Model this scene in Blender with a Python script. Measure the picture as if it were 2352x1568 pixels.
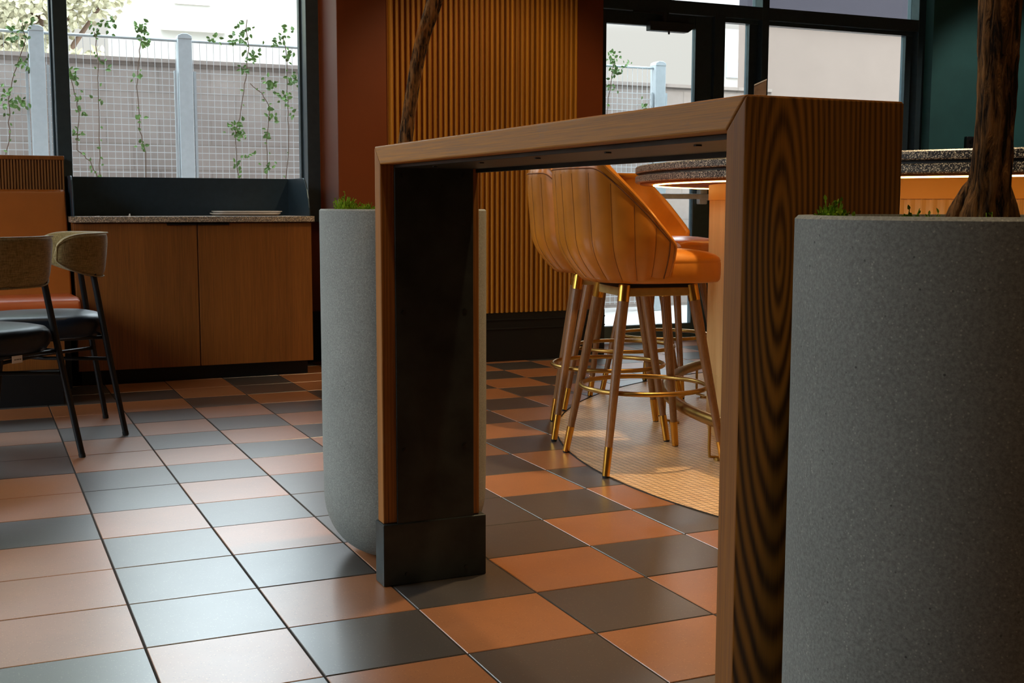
import bpy, bmesh, math, random
from mathutils import Vector, Matrix
PI = math.pi
SC = bpy.context.scene
COL = SC.collection
for o in list(bpy.data.objects):
    bpy.data.objects.remove(o)

# ------------------------------------------------------------------ camera, world, sun, lights, exposure
CAM = bpy.data.cameras.new('camera')
CAM.sensor_width = 36.0
CAM.lens = 2774.28 / 2352.0 * 36.0
CAM.clip_start = 0.05
CAM.clip_end = 300
cam = bpy.data.objects.new('camera', CAM)
COL.objects.link(cam)
cam.matrix_world = (Matrix.Translation((0, 0, 0.9306)) @ Matrix.Rotation(-math.radians(24.129), 4, 'Z')
                    @ Matrix.Rotation(math.radians(90 - 6.433), 4, 'X') @ Matrix.Rotation(math.radians(0.121), 4, 'Z'))
SC.camera = cam
SC.view_settings.view_transform = 'Standard'
SC.view_settings.look = 'None'
SC.view_settings.gamma = 1.0
SC.view_settings.use_curve_mapping = False
SC.view_settings.exposure = 0.1


def lin(r, g, b):
    f = lambda c: (c / 255 / 12.92) if c / 255 <= 0.04045 else ((c / 255 + 0.055) / 1.055) ** 2.4
    return (f(r), f(g), f(b), 1.0)


W = bpy.data.worlds.new('overcast_sky')
SC.world = W
W.use_nodes = True
nt = W.node_tree
bg = nt.nodes['Background']
tc = nt.nodes.new('ShaderNodeTexCoord')
sx = nt.nodes.new('ShaderNodeSeparateXYZ')
rp = nt.nodes.new('ShaderNodeValToRGB')
nt.links.new(tc.outputs['Generated'], sx.inputs[0])
nt.links.new(sx.outputs['Z'], rp.inputs[0])
els = rp.color_ramp.elements
els[0].position = 0.0
els[0].color = (0.76, 0.735, 0.70, 1)
els[1].position = 1.0
els[1].color = (6.0, 6.8, 7.6, 1)
e = els.new(0.14)
e.color = (0.82, 0.795, 0.76, 1)
e = els.new(0.24)
e.color = (4.0, 4.5, 4.85, 1)
e = els.new(0.42)
e.color = (6.8, 7.6, 8.3, 1)
nt.links.new(rp.outputs[0], bg.inputs[0])
bg.inputs[1].default_value = 1.0

sun_d = bpy.data.lights.new('sun', 'SUN')
sun_d.energy = 2.2
sun_d.angle = math.radians(3)
sun_d.color = (1.0, 0.95, 0.86)
sun = bpy.data.objects.new('sun', sun_d)
COL.objects.link(sun)
sun.rotation_euler = (math.radians(42), 0, math.radians(-8))     # from behind the building, onto the far side of the yard


def area(name, loc, rot, sx_, sy_, power, color, spread=None):
    d = bpy.data.lights.new(name, 'AREA')
    d.shape = 'RECTANGLE'
    d.size = sx_
    d.size_y = sy_
    d.energy = power
    d.color = color
    if spread:
        d.spread = math.radians(spread)
    o = bpy.data.objects.new(name, d)
    COL.objects.link(o)
    o.location = loc
    o.rotation_euler = rot
    return o


def spot(name, loc, target, power, color, angle=60, blend=0.6, radius=0.05):
    d = bpy.data.lights.new(name, 'SPOT')
    d.energy = power
    d.color = color
    d.spot_size = math.radians(angle)
    d.spot_blend = blend
    d.shadow_soft_size = radius
    o = bpy.data.objects.new(name, d)
    COL.objects.link(o)
    o.location = loc
    o.rotation_euler = (Vector(target) - Vector(loc)).to_track_quat('-Z', 'Y').to_euler()
    return o


WARM = (1.0, 0.72, 0.42)
# ceiling downlights of the room and two added fill spots (all above the frame)
spot('downlight_console', (1.5, 1.95, 3.3), (1.5, 1.95, 0), 85, WARM, 75)
spot('downlight_bar', (2.25, 3.3, 3.3), (2.25, 3.3, 0), 230, WARM, 70)
spot('fill_green_wall', (7.0, 5.2, 3.3), (7.3, 7.06, 1.0), 90, (1.0, 0.9, 0.78), 55)  # added fill spot, brightens the dark green wall
spot('downlight_stools', (2.3, 4.6, 3.3), (2.5, 4.6, 0), 60, WARM, 70)
spot('downlight_wood_wall', (2.7, 4.6, 3.3), (2.85, 6.6, 0.5), 120, WARM, 58)
spot('downlight_cabinet', (1.1, 5.6, 3.3), (1.1, 6.5, 0.3), 20, WARM, 85)
spot('fill_pier', (0.75, 6.3, 3.3), (1.9, 6.9, 1.3), 26, WARM, 50)  # added fill spot, brightens the left face of the pier
spot('downlight_bench', (0.0, 5.3, 3.3), (0.1, 6.3, 0.6), 10, WARM, 80)
spot('downlight_counter', (4.2, 3.2, 3.3), (4.2, 3.2, 1), 80, WARM, 90)
spot('downlight_entry', (0.6, 0.5, 3.3), (1.0, 1.3, 0.4), 38, WARM, 80)
# daylight portals in the glazing (guide the sky light, give none of their own)
for nm, loc, w, h in (('portal_window', (-0.2, 7.3, 2.0), 4.1, 2.5), ('portal_storefront', (5.0, 7.4, 1.6), 3.2, 3.3)):
    p = area(nm, loc, (-PI / 2, 0, 0), w, h, 1, (1, 1, 1))
    p.data.cycles.is_portal = True
# windows on the street side, behind and left of the camera
for nm, loc, rz, w in (('portal_street', (-2.6, 4.2, 1.9), 0, 2.9),):
    p = area(nm, loc, (PI / 2, 0, -PI / 2), w, 2.4, 1, (1, 1, 1))
    p.data.cycles.is_portal = True

# ------------------------------------------------------------------ helpers


def tag(o, label=None, cat=None, group=None, kind=None):
    if label:
        o['label'] = label
    if cat:
        o['category'] = cat
    if group:
        o['group'] = group
    if kind:
        o['kind'] = kind
    return o


def root(name, loc=(0, 0, 0), rz=0.0, label=None, cat=None, group=None, kind=None):
    o = bpy.data.objects.new(name, None)
    o.empty_display_size = 0.1
    COL.objects.link(o)
    o.location = loc
    o.rotation_euler = (0, 0, rz)
    return tag(o, label, cat, group, kind)


def obj(name, bm, mat, parent=None, org=(0, 0, 0), smooth=False, bevel=0.0, seg=2, kind=None, label=None, subsurf=0, auto=None):
    """link a bmesh as ONE mesh object; org is subtracted from the vertices (the base of its thing)"""
    if org != (0, 0, 0):
        bmesh.ops.translate(bm, verts=bm.verts, vec=-Vector(org))
    bmesh.ops.recalc_face_normals(bm, faces=bm.faces)
    me = bpy.data.meshes.new(name)
    bm.to_mesh(me)
    bm.free()
    mats = mat if isinstance(mat, (list, tuple)) else [mat]
    for m in mats:
        me.materials.append(m)
    o = bpy.data.objects.new(name, me)
    COL.objects.link(o)
    if parent:
        o.parent = parent
    if smooth:
        for p in me.polygons:
            p.use_smooth = True
        if auto:
            me.set_sharp_from_angle(angle=math.radians(auto))
    if bevel:
        b = o.modifiers.new('bevel', 'BEVEL')
        b.width = bevel
        b.segments = seg
        b.limit_method = 'ANGLE'
        b.angle_limit = math.radians(35)
    if subsurf:
        s = o.modifiers.new('subsurf', 'SUBSURF')
        s.levels = subsurf
        s.render_levels = subsurf
    if kind:
        o['kind'] = kind
    if label:
        o['label'] = label
    return o


def NB():
    return bmesh.new()


def box(bm, x0, x1, y0, y1, z0, z1, mi=0):
    v = [bm.verts.new(p) for p in ((x0, y0, z0), (x1, y0, z0), (x1, y1, z0), (x0, y1, z0),
                                   (x0, y0, z1), (x1, y0, z1), (x1, y1, z1), (x0, y1, z1))]
    for f in ((3, 2, 1, 0), (4, 5, 6, 7), (0, 1, 5, 4), (1, 2, 6, 5), (2, 3, 7, 6), (3, 0, 4, 7)):
        bm.faces.new([v[i] for i in f]).material_index = mi
    return bm


def prism(bm, pts, axis, a0, a1):
    """extrude a 2-D outline along an axis: axis 'x' takes (y,z), 'y' takes (x,z), 'z' takes (x,y)"""
    def P(p, a):
        return {'x': (a, p[0], p[1]), 'y': (p[0], a, p[1]), 'z': (p[0], p[1], a)}[axis]
    A = [bm.verts.new(P(p, a0)) for p in pts]
    B = [bm.verts.new(P(p, a1)) for p in pts]
    n = len(pts)
    bm.faces.new(A)
    bm.faces.new(B[::-1])
    for i in range(n):
        bm.faces.new([A[i], B[i], B[(i + 1) % n], A[(i + 1) % n]])
    return bm


def tube(bm, pts, r, seg=12, closed=False, cap=True, jitter=None):
    pts = [Vector(p) for p in pts]
    n = len(pts)
    rs = r if isinstance(r, (list, tuple)) else [r] * n
    up = None
    rings = []
    for i, p in enumerate(pts):
        a = pts[(i - 1) % n] if (closed or i > 0) else p
        b = pts[(i + 1) % n] if (closed or i < n - 1) else p
        t = (b - a).normalized()
        if up is None:
            up = Vector((0, 0, 1)) if abs(t.z) < 0.9 else Vector((1, 0, 0))
        s = t.cross(up).normalized()
        up = s.cross(t).normalized()
        ring = []
        for k in range(seg):
            ang = 2 * PI * k / seg
            rr = rs[i] * (jitter(i, k) if jitter else 1.0)
            ring.append(bm.verts.new(p + (s * math.cos(ang) + up * math.sin(ang)) * rr))
        rings.append(ring)
    m = n if closed else n - 1
    for i in range(m):
        A, B = rings[i], rings[(i + 1) % n]
        for k in range(seg):
            bm.faces.new([A[k], A[(k + 1) % seg], B[(k + 1) % seg], B[k]])
    if cap and not closed:
        bm.faces.new(rings[0][::-1])
        bm.faces.new(rings[-1])
    return bm


def lathe(bm, prof, seg=64, c=(0, 0), sq=None):
    """prof: list of (radius, z); radius 0 closes the end"""
    rings = []
    for r, z in prof:
        if r < 1e-6:
            rings.append([bm.verts.new((c[0], c[1], z))])
        else:
            rings.append([bm.verts.new((c[0] + r * math.cos(2 * PI * k / seg), c[1] + r * math.sin(2 * PI * k / seg), z)) for k in range(seg)])
    for A, B in zip(rings, rings[1:]):
        for k in range(seg):
            j = (k + 1) % seg
            if len(A) == 1 and len(B) == 1:
                continue
            if len(A) == 1:
                bm.faces.new([A[0], B[j], B[k]])
            elif len(B) == 1:
                bm.faces.new([A[k], A[j], B[0]])
            else:
                bm.faces.new([A[k], A[j], B[j], B[k]])
    return bm


def circle(c, r, z, n=64, a0=0.0):
    return [(c[0] + r * math.cos(a0 + 2 * PI * k / n), c[1] + r * math.sin(a0 + 2 * PI * k / n), z) for k in range(n)]


def copy_tree(o, parent=None):
    c = o.copy()
    COL.objects.link(c)
    c.parent = parent
    for ch in list(o.children):
        copy_tree(ch, c)
    return c


# ------------------------------------------------------------------ materials


class Mt:
    def __init__(s, name, base=(0.5, 0.5, 0.5, 1), rough=0.5, metal=0.0, spec=0.5):
        s.m = bpy.data.materials.new(name)
        s.m.use_nodes = True
        s.t = s.m.node_tree
        s.b = s.t.nodes['Principled BSDF']
        s.set('Base Color', base)
        s.set('Roughness', rough)
        s.set('Metallic', metal)
        s.set('Specular IOR Level', spec)

    def set(s, k, v):
        s.b.inputs[k].default_value = v

    def n(s, typ, **kw):
        nd = s.t.nodes.new(typ)
        for k, v in kw.items():
            if k in nd.inputs.keys():
                nd.inputs[k].default_value = v
            else:
                setattr(nd, k, v)
        return nd

    def l(s, a, b):
        s.t.links.new(a, b)

    def coords(s, scale=(1, 1, 1), loc=(0, 0, 0), rot=(0, 0, 0), out='Object'):
        tc = s.n('ShaderNodeTexCoord')
        mp = s.n('ShaderNodeMapping')
        mp.inputs['Scale'].default_value = scale
        mp.inputs['Location'].default_value = loc
        mp.inputs['Rotation'].default_value = rot
        s.l(tc.outputs[out], mp.inputs[0])
        return mp.outputs[0]

    def noise(s, co, scale=5, detail=4, rough=0.55, dist=0.0):
        nd = s.n('ShaderNodeTexNoise')
        nd.inputs['Scale'].default_value = scale
        nd.inputs['Detail'].default_value = detail
        nd.inputs['Roughness'].default_value = rough
        nd.inputs['Distortion'].default_value = dist
        s.l(co, nd.inputs['Vector'])
        return nd.outputs['Fac']

    def ramp(s, fac, stops, interp='LINEAR'):
        r = s.n('ShaderNodeValToRGB')
        r.color_ramp.interpolation = interp
        el = r.color_ramp.elements
        for i, (p, c) in enumerate(stops):
            if i < 2:
                el[i].position = p
                el[i].color = c
            else:
                q = el.new(p)
                q.color = c
        s.l(fac, r.inputs[0])
        return r.outputs[0]

    def mix(s, fac, a, b, typ='MIX'):
        m = s.n('ShaderNodeMix')
        m.data_type = 'RGBA'
        m.blend_type = typ
        for sock, v in ((m.inputs[0], fac), (m.inputs[6], a), (m.inputs[7], b)):
            if hasattr(v, 'is_linked'):
                s.l(v, sock)
            else:
                sock.default_value = v
        return m.outputs[2]

    def math(s, op, a, b=0.0):
        m = s.n('ShaderNodeMath')
        m.operation = op
        for sock, v in ((m.inputs[0], a), (m.inputs[1], b)):
            if hasattr(v, 'is_linked'):
                s.l(v, sock)
            else:
                sock.default_value = v
        return m.outputs[0]

    def color(s, out):
        s.l(out, s.b.inputs['Base Color'])

    def roughness(s, out):
        s.l(out, s.b.inputs['Roughness'])

    def bump(s, h, strength=0.3, dist=0.002):
        b = s.n('ShaderNodeBump')
        b.inputs['Strength'].default_value = strength
        b.inputs['Distance'].default_value = dist
        s.l(h, b.inputs['Height'])
        s.l(b.outputs[0], s.b.inputs['Normal'])


def g(v):
    return (v, v, v, 1)


def simple(name, rgb, rough=0.5, metal=0.0, spec=0.5, var=0.12, sc=30, bump=0.0, bsc=200):
    """a base colour with slight natural unevenness"""
    m = Mt(name, rgb, rough, metal, spec)
    co = m.coords()
    f = m.noise(co, sc, 5)
    a = tuple(c * (1 - var) for c in rgb[:3]) + (1,)
    b = tuple(min(1, c * (1 + var)) for c in rgb[:3]) + (1,)
    m.color(m.ramp(f, [(0.3, a), (0.7, b)]))
    if bump:
        m.bump(m.noise(co, bsc, 3), bump, 0.001)
    return m.m


def wood(name, dark, light, axis='z', rings=140, rough=0.4, center=(0, 0, 0), wave_axis='Y', stretch=0.06, streak=0.5, wear=0.0, bumpy=0.25, spec=0.5):
    m = Mt(name, light, rough, 0, spec)
    k = {'x': (stretch, 1, 1), 'y': (1, stretch, 1), 'z': (1, 1, stretch)}[axis]
    co = m.coords(k, tuple(-c * s for c, s in zip(center, k)))
    w = m.n('ShaderNodeTexWave')
    w.wave_type = 'RINGS'
    w.rings_direction = wave_axis
    w.inputs['Scale'].default_value = rings / 2.0
    w.inputs['Distortion'].default_value = 11.0
    w.inputs['Detail'].default_value = 3
    w.inputs['Detail Scale'].default_value = 0.16
    w.inputs['Detail Roughness'].default_value = 0.5
    m.l(co, w.inputs['Vector'])
    k2 = {'x': (0.012, 1, 1), 'y': (1, 0.012, 1), 'z': (1, 1, 0.012)}[axis]
    co2 = m.coords(k2)
    fine = m.noise(co2, 420, 4, 0.7)
    broad = m.noise(m.coords(k), 9, 3)
    fade = m.ramp(m.noise(m.coords(k, (3.1, 1.7, 0.4)), 7, 2), [(0.36, g(min(1, streak))), (0.58, g(min(1.0, streak + 0.4)))])
    gr = m.mix(fade, w.outputs['Fac'], fine)
    gr = m.mix(0.25, gr, broad)
    mid = tuple((a * 0.45 + b * 0.55) for a, b in zip(dark, light))
    col = m.ramp(gr, [(0.25, dark), (0.72, light), (0.5, mid)])
    if wear:
        co3 = m.coords((1, 0.35, 1) if axis == 'y' else (1, 1, 0.35))
        wn = m.noise(co3, 22, 8, 0.75)
        wm = m.ramp(wn, [(0.60, g(0)), (0.68, g(1))])
        col = m.mix(m.math('MULTIPLY', wm, wear), col, lin(150, 112, 74))
    m.color(col)
    m.bump(gr, bumpy, 0.0008)
    rr = m.ramp(fine, [(0.3, g(rough * 0.8)), (0.7, g(min(1, rough * 1.25)))])
    m.roughness(rr)
    return m.m


def terrazzo(name, base, chips, scale=260, dark=None, rough=0.35):
    m = Mt(name, base, rough)
    co = m.coords()
    v = m.n('ShaderNodeTexVoronoi')
    v.inputs['Scale'].default_value = scale
    m.l(co, v.inputs['Vector'])
    sep = m.n('ShaderNodeSeparateColor')
    m.l(v.outputs['Color'], sep.inputs[0])
    stops = [(0.0, base)]
    k = len(chips)
    for i, c in enumerate(chips):
        stops.append((0.34 + 0.66 * i / k, c))
    c1 = m.ramp(sep.outputs[0], stops, 'CONSTANT')
    edge = m.ramp(v.outputs['Distance'], [(0.45, g(1)), (0.62, g(0))])
    m.color(m.mix(edge, base, c1))
    return m.m


M = {}
M['console_leg'] = wood('dark_ash_upright', lin(72, 45, 16), lin(188, 126, 46), 'z', rings=74, rough=0.42, center=(-0.07, -0.76, 0.86), stretch=0.15, streak=0.32)
M['console_top'] = wood('dark_ash_top', lin(116, 72, 24), lin(208, 142, 58), 'y', rings=70, rough=0.5, stretch=0.05, streak=0.75, wear=0.5, spec=0.35)
M['console_edge'] = wood('dark_ash_edge', lin(92, 55, 20), lin(184, 120, 52), 'z', rings=70, rough=0.5, stretch=0.04, streak=0.7, wear=0.4, spec=0.3)
M['cabinet'] = wood('walnut_veneer', lin(80, 44, 14), lin(154, 93, 36), 'z', rings=90, rough=0.36, stretch=0.03, streak=0.82, bumpy=0.08)
M['stool_wood'] = wood('walnut_turned', lin(92, 60, 31), lin(158, 110, 63), 'z', rings=90, rough=0.38, stretch=0.05, streak=0.6, bumpy=0.1)
M['bench_slat'] = wood('bench_oak', lin(92, 56, 20), lin(150, 98, 44), 'z', rings=80, rough=0.45, stretch=0.04, streak=0.7)
M['bar_wood'] = wood('pale_maple', lin(206, 160, 96), lin(232, 190, 126), 'z', rings=90, rough=0.45, stretch=0.03, streak=0.8, bumpy=0.1)

M['steel'] = simple('blackened_steel', lin(50, 56, 54), 0.42, 0.35, 0.5, 0.45, 9, 0.08, 60)
M['bolt'] = simple('bolt_steel', lin(70, 70, 66), 0.35, 0.9)
M['black'] = simple('black_powder_coat', lin(13, 15, 16), 0.42, 0.0, 0.35, 0.1)
M['frame'] = simple('dark_bronze_aluminium', lin(78, 96, 104), 0.28, 0.6, 0.5, 0.08)
M['guard'] = simple('blue_black_sheet_metal', lin(54, 72, 84), 0.36, 0.5, 0.5, 0.08)
M['toe'] = simple('black_toe_kick', lin(14, 15, 15), 0.5, 0, 0.35)
M['brass'] = simple('brushed_brass', lin(214, 158, 66), 0.24, 1.0, 0.5, 0.1, 14)
M['brass_old'] = simple('aged_brass', lin(176, 138, 72), 0.34, 1.0, 0.5, 0.12, 14)
M['brass_plate'] = simple('matt_brass_sheet', lin(168, 138, 78), 0.5, 0.45)
M['closer'] = simple('grey_bronze_casing', lin(62, 70, 72), 0.4, 0.4)
M['chrome'] = simple('satin_aluminium', lin(222, 222, 224), 0.4, 0.0)
M['rubber'] = simple('black_rubber', lin(18, 18, 18), 0.7)
M['brown_paint'] = simple('rust_brown_paint', lin(112, 53, 17), 0.40, 0, 0.5, 0.06, 3)
M['green_paint'] = simple('deep_green_paint', lin(50, 96, 96), 0.6, 0, 0.4, 0.22, 2.2)
M['plaster'] = simple('warm_plaster', lin(170, 130, 96), 0.8, 0, 0.3, 0.05, 4)
M['ceiling'] = simple('dark_ceiling', lin(112, 84, 62), 0.8, 0, 0.3, 0.05, 4)
M['post_paint'] = simple('galvanised_grey', lin(178, 186, 190), 0.5, 0, 0.5, 0.06)
M['wire'] = simple('galvanised_wire', lin(206, 208, 210), 0.5, 0, 0.5, 0.04)
M['stucco'] = simple('pink_stucco', lin(128, 115, 107), 0.9, 0, 0.2, 0.03, 3)
M['stucco_grey'] = simple('grey_stucco', lin(58, 55, 62), 0.9, 0, 0.2, 0.03, 3)
M['white_wall'] = simple('white_render', lin(158, 155, 149), 0.9, 0, 0.2, 0.02, 1)
M['pale_shade'] = simple('pale_render', lin(220, 214, 204), 0.9, 0, 0.2, 0.02, 1)
M['blue_glass'] = simple('dull_blue_glazing', lin(150, 172, 184), 0.3)
M['orange_render'] = simple('orange_render', lin(226, 150, 110), 0.9)
M['yard'] = simple('yard_concrete', lin(196, 192, 188), 0.9, 0, 0.2, 0.08, 2)
M['soil'] = simple('potting_soil', lin(36, 28, 22), 0.95, 0, 0.2, 0.4, 60, 0.8, 120)
M['moss'] = simple('moss', lin(126, 164, 36), 0.8, 0, 0.3, 0.4, 90)
M['leaf'] = simple('vine_leaf', lin(92, 124, 62), 0.5, 0, 0.4, 0.5, 14)
M['leaf_pale'] = simple('tree_leaf', lin(174, 169, 142), 0.6, 0, 0.3, 0.3, 9)
M['stem'] = simple('vine_stem', lin(96, 74, 58), 0.8)
M['paper'] = simple('white_paper', lin(225, 222, 216), 0.8, 0, 0.3, 0.02)
M['ink'] = simple('grey_ink', lin(110, 104, 98), 0.8)
M['menu'] = simple('brown_menu_board', lin(140, 112, 90), 0.6, 0, 0.4, 0.2, 40)
M['tray'] = simple('grey_plastic_tray', lin(226, 220, 214), 0.35, 0, 0.5, 0.03)
M['outlet'] = simple('black_outlet_plastic', lin(30, 34, 36), 0.3)


def leather(name, rgb, rough=0.34, var=0.16, spec=0.5):
    m = Mt(name, rgb, rough, 0, spec)
    co = m.coords()
    f = m.noise(co, 7, 5)
    a = tuple(c * (1 - var) for c in rgb[:3]) + (1,)
    b = tuple(c * (1 + var) for c in rgb[:3]) + (1,)
    m.color(m.ramp(f, [(0.3, a), (0.7, b)]))
    m.bump(m.noise(co, 420, 3), 0.08, 0.0006)
    return m.m


M['tan'] = leather('tan_leather', lin(200, 124, 38), 0.29)
M['bench_leather'] = leather('orange_brown_leather', lin(154, 82, 17), 0.42, 0.08)
M['seat_orange'] = leather('rust_leather', lin(186, 88, 40), 0.36, 0.08)
M['blue_leather'] = leather('blue_black_leather', lin(20, 30, 42), 0.40, 0.1, 0.3)
M['seam'] = simple('dark_thread', lin(112, 64, 20), 0.7)

# woven beige fabric
m = Mt('woven_beige_fabric', lin(120, 100, 62), 0.92, 0, 0.2)
co = m.coords((1, 1, 1))
n1 = m.noise(m.coords((1, 1, 0.08)), 420, 2)
n2 = m.noise(m.coords((0.08, 0.08, 1)), 420, 2)
mx = m.mix(0.5, n1, n2)
m.color(m.ramp(mx, [(0.36, lin(104, 88, 52)), (0.62, lin(162, 141, 92))]))
m.bump(mx, 0.35, 0.001)
m.set('Sheen Weight', 0.25)
M['fabric'] = m.m


def planter_mat(name, base, fleck, chip):
    m = Mt(name, base, 0.62, 0, 0.4)
    co = m.coords()
    f = m.noise(co, 260, 4, 0.7)
    c = m.ramp(f, [(0.38, tuple(x * 0.72 for x in base[:3]) + (1,)), (0.62, tuple(x * 1.25 for x in base[:3]) + (1,))])
    v = m.n('ShaderNodeTexVoronoi')
    v.inputs['Scale'].default_value = 300
    m.l(co, v.inputs['Vector'])
    sp = m.n('ShaderNodeSeparateColor')
    m.l(v.outputs['Color'], sp.inputs[0])
    sel = m.math('MULTIPLY', m.ramp(sp.outputs[0], [(0.86, g(0)), (0.90, g(1))]), m.ramp(v.outputs['Distance'], [(0.2, g(1)), (0.42, g(0))]))
    c = m.mix(m.math('MULTIPLY', sel, 0.75), c, fleck)
    sel2 = m.math('MULTIPLY', m.ramp(sp.outputs[1], [(0.995, g(0)), (0.997, g(1))]), m.ramp(v.outputs['Distance'], [(0.3, g(1)), (0.5, g(0))]))
    c = m.mix(sel2, c, chip)
    big = m.noise(co, 5, 4)
    c = m.mix(0.25, c, m.ramp(big, [(0.35, tuple(x * 0.6 for x in base[:3]) + (1,)), (0.65, tuple(x * 1.15 for x in base[:3]) + (1,))]))
    m.color(c)
    m.bump(f, 0.25, 0.001)
    return m.m


M['planter'] = planter_mat('grey_stone_composite', lin(144, 148, 141), lin(206, 206, 194), lin(40, 40, 40))

# floor tiles
def tile_mat(name, base, speck_light, speck_dark, rough):
    m = Mt(name, base, rough, 0, 1.0)
    co = m.coords()
    big = m.noise(co, 3.3, 5)
    c = m.ramp(big, [(0.3, tuple(x * 0.84 for x in base[:3]) + (1,)), (0.7, tuple(x * 1.14 for x in base[:3]) + (1,))])
    v = m.n('ShaderNodeTexVoronoi')
    v.inputs['Scale'].default_value = 210
    m.l(co, v.inputs['Vector'])
    sp = m.n('ShaderNodeSeparateColor')
    m.l(v.outputs['Color'], sp.inputs[0])
    dist = m.ramp(v.outputs['Distance'], [(0.2, g(1)), (0.4, g(0))])
    s1 = m.math('MULTIPLY', m.ramp(sp.outputs[0], [(0.80, g(0)), (0.86, g(1))]), dist)
    s2 = m.math('MULTIPLY', m.ramp(sp.outputs[1], [(0.86, g(0)), (0.9, g(1))]), dist)
    c = m.mix(m.math('MULTIPLY', s1, 0.6), c, speck_light)
    c = m.mix(m.math('MULTIPLY', s2, 0.6), c, speck_dark)
    m.color(c)
    m.set('Coat Weight', 0.75)
    m.set('Coat Roughness', 0.34)
    rn = m.noise(co, 9, 6, 0.65)
    m.roughness(m.ramp(rn, [(0.3, g(rough * 0.96)), (0.7, g(rough * 1.05))]))
    m.bump(m.noise(co, 40, 3), 0.012, 0.0006)
    return m.m


M['tile_terracotta'] = tile_mat('terracotta_tile', lin(166, 106, 62), lin(205, 150, 104), lin(96, 52, 30), 0.33)
M['tile_dark'] = tile_mat('charcoal_tile', lin(72, 66, 60), lin(138, 128, 112), lin(44, 40, 38), 0.32)
M['grout'] = simple('dark_grout', lin(52, 47, 42), 0.9, 0, 0.2, 0.2, 40)

# mosaic of small square tiles
m = Mt('cream_mosaic', lin(212, 176, 134), 0.36)
co = m.coords()
br = m.n('ShaderNodeTexBrick')
br.offset = 0.0
br.squash = 1.0
br.inputs['Scale'].default_value = 1.0
br.inputs['Brick Width'].default_value = 0.0254
br.inputs['Row Height'].default_value = 0.0254
br.inputs['Mortar Size'].default_value = 0.0016
br.inputs['Mortar Smooth'].default_value = 0.1
br.inputs['Bias'].default_value = 0.0
br.inputs['Color1'].default_value = lin(222, 182, 132)
br.inputs['Color2'].default_value = lin(234, 198, 150)
br.inputs['Mortar'].default_value = lin(112, 84, 58)
m.l(co, br.inputs['Vector'])
m.color(br.outputs['Color'])
M['mosaic'] = m.m

M['terrazzo'] = terrazzo('black_terrazzo', lin(30, 29, 27), [lin(198, 190, 164), lin(226, 218, 190), lin(130, 122, 104)], 300)
M['terrazzo_counter'] = terrazzo('tan_terrazzo', lin(120, 108, 92), [lin(200, 172, 132), lin(176, 160, 138), lin(222, 206, 178)], 230)

# fluted wall ribs, each rib with its own tint
m = Mt('amber_ribs', lin(170, 100, 24), 0.42)
co = m.coords((31.0, 0, 0))
wn = m.n('ShaderNodeTexNoise')
wn.inputs['Scale'].default_value = 1.7
wn.inputs['Detail'].default_value = 1
m.l(co, wn.inputs['Vector'])
fine = m.noise(m.coords((1, 1, 0.015)), 260, 4, 0.7)
gr = m.mix(0.35, wn.outputs['Fac'], fine)
m.color(m.ramp(gr, [(0.32, lin(122, 74, 10)), (0.66, lin(198, 134, 28))]))
M['ribs'] = m.m
M['rib_back'] = simple('amber_backing', lin(164, 98, 24), 0.6)

# block wall in the yard
m = Mt('weathered_block_wall', lin(150, 138, 130), 0.95, 0, 0.2)
co = m.coords((1, 1, 1), rot=(PI / 2, 0, 0))
br = m.n('ShaderNodeTexBrick')
br.inputs['Scale'].default_value = 1.0
br.inputs['Brick Width'].default_value = 0.4
br.inputs['Row Height'].default_value = 0.2
br.inputs['Mortar Size'].default_value = 0.006
br.inputs['Color1'].default_value = lin(170, 157, 149)
br.inputs['Color2'].default_value = lin(158, 147, 141)
br.inputs['Mortar'].default_value = lin(132, 122, 116)
m.l(co, br.inputs['Vector'])
st = m.noise(m.coords(), 2.2, 6, 0.65)
m.color(m.mix(0.5, br.outputs['Color'], m.ramp(st, [(0.3, lin(132, 119, 111)), (0.7, lin(182, 169, 162))])))
M['block'] = m.m

# bark
m = Mt('rough_bark', lin(92, 62, 34), 0.85, 0, 0.25)
co = m.coords((1, 1, 0.16))
f1 = m.noise(co, 130, 6, 0.65, 0.6)
f2 = m.noise(m.coords((1, 1, 0.5)), 24, 3)
c = m.ramp(f1, [(0.40, lin(40, 27, 15)), (0.60, lin(168, 118, 66))])
c = m.mix(m.ramp(f2, [(0.60, g(0)), (0.70, g(1))]), c, lin(176, 108, 40))
m.color(c)
m.bump(f1, 1.0, 0.010)
M['bark'] = m.m

# clear glazing
gm = bpy.data.materials.new('clear_glass')
gm.use_nodes = True
t = gm.node_tree
t.nodes.clear()
out = t.nodes.new('ShaderNodeOutputMaterial')
mx_ = t.nodes.new('ShaderNodeMixShader')
tr = t.nodes.new('ShaderNodeBsdfTransparent')
gl = t.nodes.new('ShaderNodeBsdfGlossy')
fr = t.nodes.new('ShaderNodeFresnel')
fr.inputs[0].default_value = 1.3
tr.inputs[0].default_value = (0.95, 0.97, 0.96, 1)
gl.inputs['Roughness'].default_value = 0.02
t.links.new(fr.outputs[0], mx_.inputs[0])
t.links.new(tr.outputs[0], mx_.inputs[1])
t.links.new(gl.outputs[0], mx_.inputs[2])
t.links.new(mx_.outputs[0], out.inputs[0])
M['glass'] = gm


def emit(name, rgb, strength):
    m = Mt(name, (0, 0, 0, 1), 0.5)
    m.set('Emission Color', rgb)
    m.set('Emission Strength', strength)
    return m.m


M['led'] = emit('warm_led', (1.0, 0.55, 0.14, 1), 20.0)

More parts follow.
